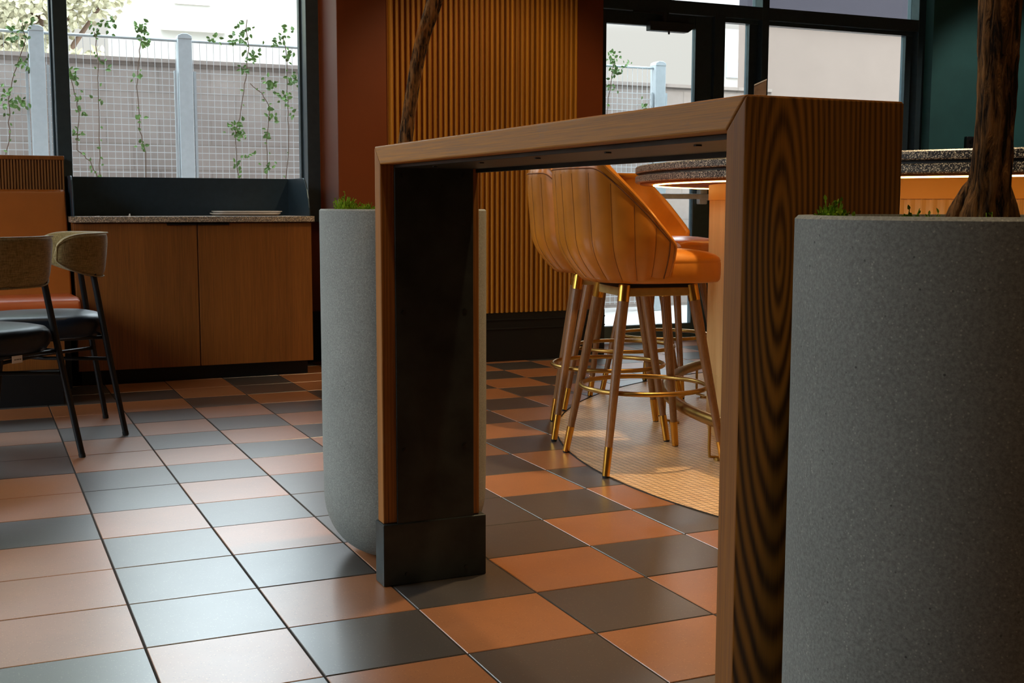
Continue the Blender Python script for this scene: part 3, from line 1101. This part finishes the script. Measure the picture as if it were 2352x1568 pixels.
def moss(lab, c, spots, seed):
    rm = random.Random(seed)
    bm = NB()
    org = (c[0], c[1], 0.897)
    for x_, y_, h_, r_, n in spots:
        for _ in range(n):
            a = rm.uniform(0, 6.28)
            d = r_ * rm.random() ** 0.5
            bx, by = x_ + math.cos(a) * d, y_ + math.sin(a) * d
            hh = h_ * rm.uniform(0.5, 1.0) * (1 - 0.5 * d / r_)
            lx, ly = rm.uniform(-0.4, 0.4) * hh, rm.uniform(-0.4, 0.4) * hh
            p0, p1, p2 = (bx, by, 0.897), (bx + lx * 0.4, by + ly * 0.4, 0.897 + hh * 0.6), (bx + lx, by + ly, 0.897 + hh)
            tube(bm, [p0, p1, p2], [0.0009, 0.0011, 0.0006], 4)
            for _k in range(5):
                f = rm.random()
                q = Vector(p0).lerp(Vector(p2), f)
                leaf(bm, q, 0.006, rm)
    return tag(obj('moss', bm, M['moss'], None, org), lab, 'moss', kind='stuff')


def shift(o, org):
    o.location = org


mo = moss('green moss tufts along the rim of the right foreground planter', PN,
          [(0.912, 1.130, 0.050, 0.018, 110), (0.93, 1.075, 0.030, 0.006, 10), (0.955, 1.09, 0.028, 0.006, 10), (0.985, 1.085, 0.040, 0.010, 22), (1.0, 1.07, 0.036, 0.010, 22),
           (1.03, 1.01, 0.036, 0.012, 16), (1.075, 0.99, 0.034, 0.012, 12), (1.09, 1.06, 0.03, 0.04, 30)], 3)
mo.location = (PN[0], PN[1], 0.897)
mo = moss('yellow green moss clump on the planter behind the far table leg', PF,
          [(0.893, 3.06, 0.080, 0.022, 90), (0.925, 3.06, 0.052, 0.03, 80), (0.955, 3.05, 0.048, 0.03, 80), (1.0, 3.0, 0.03, 0.05, 30)], 5)
mo.location = (PF[0], PF[1], 0.897)

# ------------------------------------------------------------------ cabinet, worktop, guard, trays
CO = (1.09, 6.78, 0)
cb = root('cabinet', CO, label='low walnut cabinet with two plain doors under the left window', cat='cabinet')
bm = NB()
box(bm, 0.48, 1.708, 6.522, 7.0, 0.076, 0.838)
obj('body', bm, M['cabinet'], cb, CO)
bm = NB()
box(bm, 0.50, 1.69, 6.56, 6.99, 0, 0.076)
obj('toe_kick', bm, M['toe'], cb, CO)
for a, b, h0, h1 in ((0.482, 1.0935, 0.94, 1.0935), (1.0985, 1.708, 1.0985, 1.262)):
    bm = NB()
    box(bm, a, b, 6.50, 6.52, 0.078, 0.833)
    d_ = obj('door', bm, M['cabinet'], cb, CO, bevel=0.0015)
    bm = NB()
    box(bm, h0, h1, 6.492, 6.52, 0.8315, 0.8365)
    box(bm, h0, h1, 6.492, 6.496, 0.823, 0.8365)
    obj('edge_pull', bm, M['black'], d_, CO)
bm = NB()
box(bm, 0.47, 1.722, 6.478, 7.0, 0.839, 0.869)
tag(obj('worktop', bm, M['terrazzo_counter'], None, (1.09, 6.74, 0.839), bevel=0.002), 'speckled tan terrazzo worktop on the walnut cabinet', 'worktop').location = (1.09, 6.74, 0.839)

GO = (1.09, 6.98, 0.869)
gd = root('tray_guard', GO, label='blue black sheet metal guard with curved ends standing on the worktop', cat='guard')
bm = NB()
box(bm, 0.49, 1.70, 6.968, 6.976, 0.869, 1.079)
obj('back_panel', bm, M['guard'], gd, GO)
side = [(6.976, 0.869), (6.505, 0.869), (6.512, 0.915), (6.527, 0.965), (6.552, 1.015), (6.585, 1.055), (6.61, 1.071), (6.635, 1.077), (6.976, 1.079)]
for xs in (0.484, 1.698):
    bm = NB()
    prism(bm, side, 'x', xs, xs + 0.007)
    obj('side_panel', bm, M['guard'], gd, GO, bevel=0.001)
# trays
for k, (dx, dy, lab) in enumerate(((0.0, 0.0, 'pale grey plastic tray, lower of the two stacked on the worktop'), (0.012, 0.012, 'pale grey plastic tray, upper of the two stacked on the worktop'))):
    z = 0.869 + 0.011 * k
    x0, x1, y0, y1 = 1.215 + dx, 1.562 + dx, 6.56 + dy, 6.83 + dy
    bm = NB()

    def rr_(x0, x1, y0, y1, z, r):
        out = []
        for cx, cy, a0 in ((x1 - r, y1 - r, 0), (x0 + r, y1 - r, 90), (x0 + r, y0 + r, 180), (x1 - r, y0 + r, 270)):
            for q in range(5):
                a = math.radians(a0 + q * 22.5)
                out.append(bm.verts.new((cx + r * math.cos(a), cy + r * math.sin(a), z)))
        return out
    loops = [rr_(x0 + 0.02, x1 - 0.02, y0 + 0.02, y1 - 0.02, z, 0.02), rr_(x0 + 0.004, x1 - 0.004, y0 + 0.004, y1 - 0.004, z + 0.012, 0.03), rr_(x0, x1, y0, y1, z + 0.013, 0.032),
             rr_(x0 + 0.001, x1 - 0.001, y0 + 0.001, y1 - 0.001, z + 0.016, 0.032), rr_(x0 + 0.010, x1 - 0.010, y0 + 0.010, y1 - 0.010, z + 0.015, 0.03), rr_(x0 + 0.026, x1 - 0.026, y0 + 0.026, y1 - 0.026, z + 0.003, 0.02)]
    for A, B in zip(loops, loops[1:]):
        for i in range(20):
            bm.faces.new([A[i], A[(i + 1) % 20], B[(i + 1) % 20], B[i]])
    bm.faces.new(loops[0][::-1])
    bm.faces.new(loops[-1])
    o = obj('serving_tray', bm, M['tray'], None, (1.39, 6.70, z), smooth=True, auto=40)
    o.location = (1.39, 6.70, z)
    tag(o, lab, 'tray', 'stacked trays on the worktop')
for (x_, y_, lab) in ((0.60, 6.53, 'tiny crumpled white paper scrap at the left of the worktop'), (0.752, 6.52, 'small folded white paper scrap standing on the worktop edge')):
    bm = NB()
    hh = 0.004 if x_ < 0.7 else 0.014
    prism(bm, [(x_ - 0.02, 0.869), (x_ + 0.012, 0.869), (x_ + 0.010, 0.869 + hh), (x_ + 0.006, 0.869 + hh * 1.0), (x_ + 0.002, 0.871)], 'y', y_, y_ + 0.012)
    o = obj('paper_scrap', bm, M['paper'], None, (x_, y_, 0.869))
    o.location = (x_, y_, 0.869)
    tag(o, lab, 'paper')

# ------------------------------------------------------------------ bench
BO = (-0.8, 6.4, 0)
bn = root('banquette_bench', BO, label='orange brown leather banquette bench with slatted wood back under the left window', cat='bench')
XL, XR = -2.2, 0.462
bm = NB()      # leather back, slightly reclined
prism(bm, [(6.46, 0.40), (6.62, 0.40), (6.80, 0.99), (6.79, 1.004), (6.71, 1.006), (6.685, 0.995)], 'x', XL, XR)
obj('backrest', bm, M['bench_leather'], bn, BO, bevel=0.022, seg=4, smooth=True, auto=60)
bm = NB()
prism(bm, [(5.95, 0.41), (5.945, 0.455), (5.97, 0.487), (6.03, 0.497), (6.50, 0.482), (6.50, 0.39), (5.97, 0.39)], 'x', XL, XR)
obj('seat', bm, M['seat_orange'], bn, BO, bevel=0.018, seg=4, smooth=True, auto=60)
bm = NB()
box(bm, XL, 0.468, 6.80, 6.965, 0.40, 1.16)
for k in range(int((0.466 - XL) / 0.0147)):
    xx = 0.4665 - 0.0147 * k
    box(bm, xx - 0.0088, xx, 6.784, 6.801, 0.40, 1.16)
obj('slatted_back', bm, M['bench_slat'], bn, BO)
bm = NB()
box(bm, XL, 0.470, 6.78, 6.968, 1.16, 1.182)
obj('cap_rail', bm, M['cabinet'], bn, BO, bevel=0.003)
bm = NB()
box(bm, XL, 0.385, 5.99, 6.72, 0.165, 0.39)
obj('base', bm, M['cabinet'], bn, BO)
bm = NB()
box(bm, XL, 0.37, 5.96, 6.70, 0.0, 0.165)
obj('plinth', bm, M['toe'], bn, BO)
for yy in (6.45,):
    bm = NB()
    box(bm, 0.415, 0.445, yy, yy + 0.035, 0, 0.40)
    obj('leg', bm, M['black'], bn, BO, bevel=0.002)

# ------------------------------------------------------------------ chairs


def superring(bm, cx, cy, a, b, e, z, n):
    out = []
    for k in range(n):
        t_ = 2 * PI * k / n
        c_, s_ = math.cos(t_), math.sin(t_)
        out.append(bm.verts.new((cx + a * math.copysign(abs(c_) ** (2 / e), c_), cy + b * math.copysign(abs(s_) ** (2 / e), s_), z)))
    return out


def loft(bm, rings, cap0=True, cap1=True):
    n = len(rings[0])
    for A, B in zip(rings, rings[1:]):
        for k in range(n):
            bm.faces.new([A[k], A[(k + 1) % n], B[(k + 1) % n], B[k]])
    if cap0:
        bm.faces.new(rings[0][::-1])
    if cap1:
        bm.faces.new(rings[-1])


def make_chair(lab):
    """faces local +x"""
    rt = root('dining_chair', label=lab, cat='chair', group='chairs facing the table at the left edge')
    bm = NB()
    prof = [(0.40, 0.86), (0.405, 0.93), (0.425, 0.985), (0.45, 1.0), (0.472, 0.985), (0.486, 0.93), (0.493, 0.80), (0.498, 0.5), (0.50, 0.2)]
    rings = [superring(bm, 0.0, 0, 0.243 * k_, 0.232 * k_, 2.6, z_, 48) for z_, k_ in prof]
    loft(bm, rings)
    obj('seat', bm, M['blue_leather'], rt, smooth=True, auto=50)
    # wrapped backrest
    bm = NB()
    nt_, ns_ = 44, 20
    rings = []
    for i in range(nt_ + 1):
        t_ = -1 + 2 * i / nt_
        tt = max(-0.9995, min(0.9995, t_))
        ang = PI + math.radians(84) * tt
        e_ = (1 - abs(tt) ** 9) ** 0.5
        sl = max(0.0, (abs(tt) - 0.3) / 0.7)
        zt_, zb_ = 0.728 + 0.090 * e_, 0.728 - (0.092 - 0.055 * sl ** 1.6) * e_
        zc, h = (zt_ + zb_) / 2, (zt_ - zb_) / 2
        th = 0.023 * (1 - abs(tt) ** 14) ** 0.5
        ring = []
        for k in range(ns_):
            a = 2 * PI * k / ns_
            c_, s_ = math.cos(a), math.sin(a)
            rr_ = 0.242 + th * math.copysign(abs(c_) ** 0.7, c_)
            zz = zc + h * math.copysign(abs(s_) ** 0.5, s_)
            rr_ += 0.010 * (zz - zc) / 0.09
            ring.append(bm.verts.new((rr_ * math.cos(ang) * 1.0, rr_ * math.sin(ang) * 1.04, zz)))
        rings.append(ring)
    loft(bm, rings)
    bk = obj('backrest', bm, M['fabric'], rt, smooth=True)
    bm = NB()
    loop = []
    for side_ in (1, -1):
        rng = range(nt_ + 1) if side_ == 1 else range(nt_, -1, -1)
        for i in rng:
            t_ = max(-0.975, min(0.975, -1 + 2 * i / nt_))
            ang = PI + math.radians(84) * t_
            e_ = (1 - abs(t_) ** 9) ** 0.5
            sl = max(0.0, (abs(t_) - 0.3) / 0.7)
            zt_, zb_ = 0.728 + 0.087 * e_, 0.728 - (0.089 - 0.055 * sl ** 1.6) * e_
            zc, h = (zt_ + zb_) / 2, (zt_ - zb_) / 2
            rr_ = 0.242 + 0.019 * (1 - abs(t_) ** 14) ** 0.5 + side_ * 0.010 * e_
            loop.append((rr_ * math.cos(ang), rr_ * math.sin(ang) * 1.04, zc + side_ * h))
    tube(bm, loop, 0.0028, 6, closed=True)
    obj('piping', bm, M['fabric'], bk, smooth=True)
    for s in (-1, 1):
        bm = NB()
        tube(bm, [(-0.185, s * 0.155, 0.66), (-0.232, s * 0.186, 0.32), (-0.279, s * 0.216, 0.012)], [0.0125, 0.0125, 0.0115], 12)
        lg = obj('rear_leg', bm, M['black'], rt, smooth=True, auto=50)
        bm = NB()
        tube(bm, [(-0.2785, s * 0.2158, 0.014), (-0.280, s * 0.217, 0.0)], 0.0125, 12)
        obj('glide', bm, M['rubber'], lg, smooth=True, auto=50)
        bm = NB()
        tube(bm, [(0.165, s * 0.175, 0.42), (0.215, s * 0.205, 0.012)], 0.0115, 12)
        lg = obj('front_leg', bm, M['black'], rt, smooth=True, auto=50)
        bm = NB()
        tube(bm, [(0.2148, s * 0.2048, 0.014), (0.2165, s * 0.206, 0.0)], 0.0125, 12)
        obj('glide', bm, M['rubber'], lg, smooth=True, auto=50)
        bm = NB()
        zc = 0.316 if s < 0 else 0.311
        tube(bm, [(-0.234, s * 0.187, zc), (0.0, 0.0, zc + s * -0.005), (0.178, -s * 0.183, zc)], 0.0075, 10)
        obj('cross_brace', bm, M['black'], rt, smooth=True)
    bm = NB()
    tube(bm, [(-0.215, -0.172, 0.398), (-0.215, 0.172, 0.398)], 0.008, 10)
    tube(bm, [(0.17, -0.172, 0.398), (0.17, 0.172, 0.398)], 0.008, 10)
    for s in (-1, 1):
        tube(bm, [(-0.215, s * 0.17, 0.398), (0.17, s * 0.17, 0.398)], 0.008, 10)
    obj('seat_frame', bm, M['black'], rt, smooth=True)
    return rt


c2 = make_chair('black legged chair with beige fabric back, whole, in front of the walnut cabinet')
c1 = copy_tree(c2)
c1['label'] = 'black legged beige backed chair cut by the left edge, white tag under its seat'
c2.location = (0.249, 5.254, 0)
c2.rotation_euler = (0, 0, PI + math.radians(4.6))
c1.location = (0.002, 4.748, 0)
c1.rotation_euler = (0, 0, math.radians(128.6))
# table for the two chairs, added out of view to shade the floor
DO = (-0.62, 5.02, 0)
dt = root('dining_table', DO, label='unseen round dark table added left of the frame that the two beige backed chairs face', cat='table')
bm = NB()
lathe(bm, [(0, 0.71), (0.44, 0.71), (0.45, 0.716), (0.45, 0.736), (0.445, 0.74), (0, 0.74)], 64)
obj('tabletop', bm, M['console_leg'], dt, smooth=True, auto=35)
bm = NB()
lathe(bm, [(0, 0.02), (0.035, 0.02), (0.035, 0.71), (0, 0.71)], 24)
obj('column', bm, M['black'], dt, smooth=True, auto=35)
bm = NB()
lathe(bm, [(0, 0), (0.26, 0), (0.26, 0.012), (0.05, 0.022), (0, 0.022)], 48)
obj('base', bm, M['black'], dt, smooth=True, auto=35)
# tag hanging under the near chair's seat (local coordinates of that chair)
bm = NB()
box(bm, -0.2352, -0.2340, -0.004, 0.040, 0.376, 0.402)
tg = obj('care_tag', bm, M['paper'], c1, label='small white tag with grey print')
bm = NB()
for k, w_ in enumerate((0.004, 0.003, 0.004, 0.003, 0.003, 0.004)):
    box(bm, -0.2356, -0.2352, 0.001 + k * 0.005, 0.001 + k * 0.005 + w_, 0.386, 0.3905)
obj('print', bm, M['ink'], tg)

# ------------------------------------------------------------------ round bar
BCO = (BC[0], BC[1], 0)
ba = root('round_bar', BCO, label='large round bar with double terrazzo top, pale wood drum and brass foot rail', cat='bar')
bm = NB()
r = 1.98
lathe(bm, [(0, 1.060), (r - 0.004, 1.060), (r, 1.064), (r, 1.084), (r - 0.004, 1.088), (0, 1.088)], 128)
obj('top_slab', bm, M['terrazzo'], ba, smooth=True, auto=35)
bm = NB()
lathe(bm, [(1.5, 1.022), (r - 0.004, 1.022), (r, 1.026), (r, 1.046), (r - 0.004, 1.050), (1.5, 1.050)], 128)
obj('lower_slab', bm, M['terrazzo'], ba, smooth=True, auto=35)
bm = NB()
lathe(bm, [(1.5, 1.050), (r - 0.018, 1.050), (r - 0.018, 1.060), (1.5, 1.060)], 128)
obj('groove_strip', bm, M['black'], ba, smooth=True, auto=35)
bm = NB()
lathe(bm, [(1.6, 1.016), (r - 0.02, 1.016), (r - 0.02, 1.022), (1.6, 1.022)], 128)
M['soffit'] = simple('dark_amber_board', lin(150, 92, 36), 0.6, 0, 0.3, 0.05, 6)
obj('soffit_board', bm, M['soffit'], ba, smooth=True, auto=35)
bm = NB()
lathe(bm, [(1.899, 1.016), (1.899, 1.0115), (1.905, 1.0115), (1.905, 1.016)], 128)
obj('led_strip', bm, M['led'], ba, label='glowing warm light strip under the bar top')
bm = NB()
lathe(bm, [(1.5, 0.953), (1.672, 0.953), (1.672, 1.016), (1.5, 1.016)], 128)
M['led_wash'] = simple('led_washed_wood', lin(232, 168, 70), 0.45, 0, 0.4, 0.04, 6)  # plain wood band, orange wash of the LED put into its colour
obj('upper_band', bm, M['led_wash'], ba, smooth=True, auto=35)
bm = NB()
nf = 284
sub = 4
prof = []
pts = []
for k in range(nf * sub):
    a = 2 * PI * k / (nf * sub)
    f = (k % sub) / sub
    rr_ = 1.664 - 0.004 * math.sin(PI * f)
    if k % sub == 0:
        rr_ = 1.668
    pts.append((rr_ * math.cos(a), rr_ * math.sin(a)))
A = [bm.verts.new((p[0], p[1], 0.255)) for p in pts]
B = [bm.verts.new((p[0], p[1], 0.953)) for p in pts]
for k in range(len(pts)):
    j = (k + 1) % len(pts)
    bm.faces.new([A[k], A[j], B[j], B[k]])
obj('fluted_drum', bm, M['bar_wood'], ba)
bm = NB()
lathe(bm, [(1.5, 0.0), (1.664, 0.0), (1.664, 0.255), (1.5, 0.255)], 128)
obj('kick_base', bm, M['bar_wood'], ba, smooth=True, auto=35)
bm = NB()
tube(bm, circle((0, 0), 1.842, 0.155, 160), 0.0225, 14, closed=True)
obj('foot_rail', bm, M['brass_old'], ba, smooth=True)
for k in range(15):
    a = math.radians(149 + 24 * k)
    c_, s_ = math.cos(a), math.sin(a)
    bm = NB()
    tube(bm, [(1.842 * c_, 1.842 * s_, 0.14), (1.842 * c_, 1.842 * s_, 0.05), (1.84 * c_, 1.84 * s_, 0.016), (1.80 * c_, 1.80 * s_, 0.01)], 0.006, 8)
    tube(bm, [(1.80 * c_, 1.80 * s_, 0.001), (1.80 * c_, 1.80 * s_, 0.012)], 0.022, 14)
    obj('rail_bracket', bm, M['brass_old'], ba, smooth=True, auto=45)
MO = (2.472, 3.465, 1.088)
mn = root('menu_holder', MO, label='small brown menu board with white top edge standing on the bar top', cat='menu')
vd = Vector((0.585, 0.811, 0))
bm = NB()
pts = [(2.456, 3.474, 1.088), (2.490, 3.452, 1.088), (2.490, 3.452, 1.354), (2.456, 3.474, 1.336)]
A = [bm.verts.new(p) for p in pts]
B = [bm.verts.new((p[0] + 0.012, p[1] + 0.018, p[2])) for p in pts]
bm.faces.new(A)
bm.faces.new(B[::-1])
for i in range(4):
    bm.faces.new([A[i], B[i], B[(i + 1) % 4], A[(i + 1) % 4]])
obj('board', bm, M['menu'], mn, MO)
bm = NB()
pts = [(2.4555, 3.4735, 1.336), (2.4905, 3.4515, 1.354), (2.4905, 3.4515, 1.358), (2.4555, 3.4735, 1.340)]
A = [bm.verts.new(p) for p in pts]
B = [bm.verts.new((p[0] + 0.013, p[1] + 0.019, p[2])) for p in pts]
bm.faces.new(A)
bm.faces.new(B[::-1])
for i in range(4):
    bm.faces.new([A[i], B[i], B[(i + 1) % 4], A[(i + 1) % 4]])
obj('card_edge', bm, M['paper'], mn, MO)

# ------------------------------------------------------------------ bar stools


def stool_shell():
    """U-shaped tub shell facing local +x; returns grids of outer and inner points"""
    W_, D_, a0 = 0.243, 0.230, -0.075
    raw = []
    for k in range(21):
        raw.append((0.012 - (0.012 - a0) * k / 20, -1.0, None))
    base = [(a, -W_) for a, _, _ in raw]
    ex = 2.35
    for k in range(1, 120):
        t_ = PI * k / 120
        s_ = -math.cos(t_)
        c_ = math.sin(t_)
        base.append((a0 - D_ * abs(c_) ** (2 / ex), W_ * math.copysign(abs(s_) ** (2 / ex), s_)))
    base += [(a, W_) for a, _, _ in raw][::-1]
    L = [0.0]
    for p, q in zip(base, base[1:]):
        L.append(L[-1] + math.hypot(p[0] - q[0], p[1] - q[1]))
    tot = L[-1]
    Nu = 168
    cur = []
    j = 0
    for i in range(Nu + 1):
        s = tot * i / Nu
        while j < len(L) - 2 and L[j + 1] < s:
            j += 1
        f = (s - L[j]) / max(1e-9, L[j + 1] - L[j])
        cur.append((base[j][0] + (base[j + 1][0] - base[j][0]) * f, base[j][1] + (base[j + 1][1] - base[j][1]) * f, s))
    return cur, tot


def build_stool(lab):
    rt = root('bar_stool', label=lab, cat='bar stool', group='tan leather stools around the round bar')
    cur, tot = stool_shell()
    Nu = len(cur) - 1
    Nv = 26
    ZB = 0.664
    pitch = tot / 13.0

    def ztop(a):
        lo, hi = 0.795, 1.088
        z = lo + (0.012 - a) * 1.18
        # soft limit at the top of the back
        k = 0.02
        return min(z, hi) if abs(z - hi) > k else hi - (hi + k - z) ** 2 / (4 * k)

    def kz(z):
        # bucket bottom: tucked in at the base, leaning out towards the top
        h = z - ZB
        tuck = 0.30 * max(0.0, 1 - h / 0.17) ** 2.2 + 0.05 * max(0.0, (z - 1.045) / 0.043) ** 2
        return 1.0 - tuck + 0.27 * max(0.0, h - 0.05)
    outer, inner = [], []
    for i, (a, s_, arc) in enumerate(cur):
        p0 = cur[max(i - 1, 0)]
        p1 = cur[min(i + 1, Nu)]
        tx, ty = p1[0] - p0[0], p1[1] - p0[1]
        n_ = math.hypot(tx, ty)
        nx, ny = -ty / n_, tx / n_        # towards the outside?
        if nx * (a - 0.0) + ny * s_ < 0:
            nx, ny = -nx, -ny
        zt = ztop(a)
        ch = abs(math.sin(PI * arc / pitch))
        oc, ic = [], []
        for k in range(Nv + 1):
            z = ZB + (zt - ZB) * k / Nv
            q = kz(z)
            back = min(1.0, max(0.0, (0.012 - a) / 0.16))
            aa = a if a > 0 else a * (1 + (q - 1) * back)
            ww = s_ * (1 + (min(q, 1.03) - 1) * 0.9)
            top = (k / Nv)
            bulge = 0.0065 * (ch ** 0.55) * min(1, 3.2 * (1 - top) + 0.25)
            oc.append(Vector((aa + nx * bulge, ww + ny * bulge, z)))
            ic.append(Vector((aa - nx * 0.036, ww - ny * 0.036, z)))
        outer.append(oc)
        inner.append(ic)
    bm = NB()
    VO = [[bm.verts.new(p) for p in c] for c in outer]
    VI = [[bm.verts.new(p) for p in c] for c in inner]
    for i in range(Nu):
        for k in range(Nv):
            bm.faces.new([VO[i][k], VO[i + 1][k], VO[i + 1][k + 1], VO[i][k + 1]])
            bm.faces.new([VI[i][k], VI[i][k + 1], VI[i + 1][k + 1], VI[i + 1][k]])
        bm.faces.new([VO[i][0], VI[i][0], VI[i + 1][0], VO[i + 1][0]])
    # rounded rim along front edges and top
    rim_o = [VO[0][k] for k in range(Nv)] + [VO[i][Nv] for i in range(Nu + 1)] + [VO[Nu][k] for k in range(Nv - 1, -1, -1)]
    rim_i = [VI[0][k] for k in range(Nv)] + [VI[i][Nv] for i in range(Nu + 1)] + [VI[Nu][k] for k in range(Nv - 1, -1, -1)]
    mids = []
    nr = len(rim_o)
    for q in range(nr):
        a, b = rim_o[q].co, rim_i[q].co
        if q < Nv or q >= nr - Nv:
            d = Vector((1, 0, 0))
        else:
            # normal of the sloping edge
            i = q - Nv
            a_ = cur[i][0]
            d = Vector((0.75, 0, 0.66)) if ztop(a_) < 1.07 else Vector((0, 0, 1))
        mids.append([bm.verts.new(a.lerp(b, 0.22) + d * 0.010), bm.verts.new(a.lerp(b, 0.78) + d * 0.010)])
    for q in range(nr - 1):
        m0, m1 = mids[q], mids[q + 1]
        bm.faces.new([rim_o[q], rim_o[q + 1], m1[0], m0[0]])
        bm.faces.new([m0[0], m1[0], m1[1], m0[1]])
        bm.faces.new([m0[1], m1[1], rim_i[q + 1], rim_i[q]])
    sh = obj('shell', bm, M['tan'], rt, smooth=True)
    # welt piping along the rim, outside
    for off, rad, mat_, nm in ((0, 0.0042, 'tan', 'piping'), (2, 0.0027, 'seam', 'welt')):
        path = [outer[off * 2][k] for k in range(0, Nv - off)] + [outer[i][Nv - off] for i in range(off * 2, Nu + 1 - off * 2)] + [outer[Nu - off * 2][k] for k in range(Nv - off - 1, -1, -1)]
        bm = NB()
        tube(bm, path, rad, 6)
        obj(nm, bm, M[mat_], sh, smooth=True)
    # stitched seams in the channel valleys
    bm = NB()
    for c_ in range(1, 13):
        i = round(Nu * c_ / 13.0)
        pth = [outer[i][k] + (outer[i][k] - inner[i][k]).normalized() * 0.0004 for k in range(1, Nv - 2)]
        tube(bm, pth, 0.0008, 4)
    obj('stitching', bm, M['seam'], sh, smooth=True)
    # seat cushion
    bm = NB()
    prof = [(0.662, 0.92), (0.664, 0.965), (0.672, 0.99), (0.69, 1.0), (0.730, 1.0), (0.7335, 0.990), (0.737, 0.997), (0.748, 0.975), (0.758, 0.92), (0.768, 0.80), (0.776, 0.55), (0.780, 0.2)]
    rings = [superring(bm, 0.038, 0, 0.208 * k_, 0.200 * k_, 3.8, z_, 56) for z_, k_ in prof]
    loft(bm, rings)
    obj('seat', bm, M['tan'], rt, smooth=True)
    bm = NB()
    box(bm, -0.135, 0.135, -0.135, 0.135, 0.646, 0.660)
    obj('swivel_block', bm, M['black'], rt)
    bm = NB()
    box(bm, -0.137, 0.137, -0.137, 0.137, 0.616, 0.646)
    obj('swivel_plate', bm, M['brass_plate'], rt, bevel=0.003)
    for sx_ in (-1, 1):
        for sy_ in (-1, 1):
            q = 0.70711

            def at(z):
                r_ = 0.178 + (0.317 - 0.178) * (1 - z / 0.652)
                return (sx_ * q * r_, sy_ * q * r_, z)

            def rad(z):
                return 0.0118 + (0.0205 - 0.0118) * (z / 0.652)
            bm = NB()
            tube(bm, [at(0.10), at(0.35), at(0.602)], [rad(0.10), rad(0.35), rad(0.602)], 16)
            lg = obj('leg', bm, M['stool_wood'], rt, smooth=True, auto=50)
            bm = NB()
            tube(bm, [at(0.598), at(0.655)], [rad(0.598) + 0.001, rad(0.655) + 0.001], 16)
            obj('brass_collar', bm, M['brass'], lg, smooth=True, auto=50)
            bm = NB()
            tube(bm, [at(0.006), at(0.103)], [rad(0.006) + 0.0012, rad(0.103) + 0.0012], 16)
            obj('brass_ferrule', bm, M['brass'], lg, smooth=True, auto=50)
            bm = NB()
            tube(bm, [at(0.0), at(0.007)], [0.011, 0.0125], 14)
            obj('glide', bm, M['rubber'], lg, smooth=True, auto=50)
    bm = NB()
    tube(bm, circle((0, 0), 0.228, 0.282, 72), 0.0088, 12, closed=True)
    obj('foot_ring', bm, M['brass_old'], rt, smooth=True)
    return rt


s1 = build_stool('nearest tan leather bar stool, shell back towards the table, fully in view')
stools = [(s1, (2.216, 3.774), None)]
labs = ['tan leather bar stool half hidden behind the nearest one, its shell farthest left',
        'tan leather bar stool behind the two nearest ones, mostly its legs showing between theirs',
        'farthest tan bar stool, smooth orange inside of its shell showing beside the bar drum']
pos = [(2.383, 4.352), (2.757, 4.878), (3.190, 5.245)]
for lab, p in zip(labs, pos):
    c = copy_tree(s1)
    c['label'] = lab
    stools.append((c, p, None))
for o, p, _ in stools:
    o.location = (p[0], p[1], 0.0012 if math.hypot(p[0] - BC[0], p[1] - BC[1]) < 1.9 else 0.0)
    o.rotation_euler = (0, 0, math.atan2(BC[1] - p[1], BC[0] - p[0]))
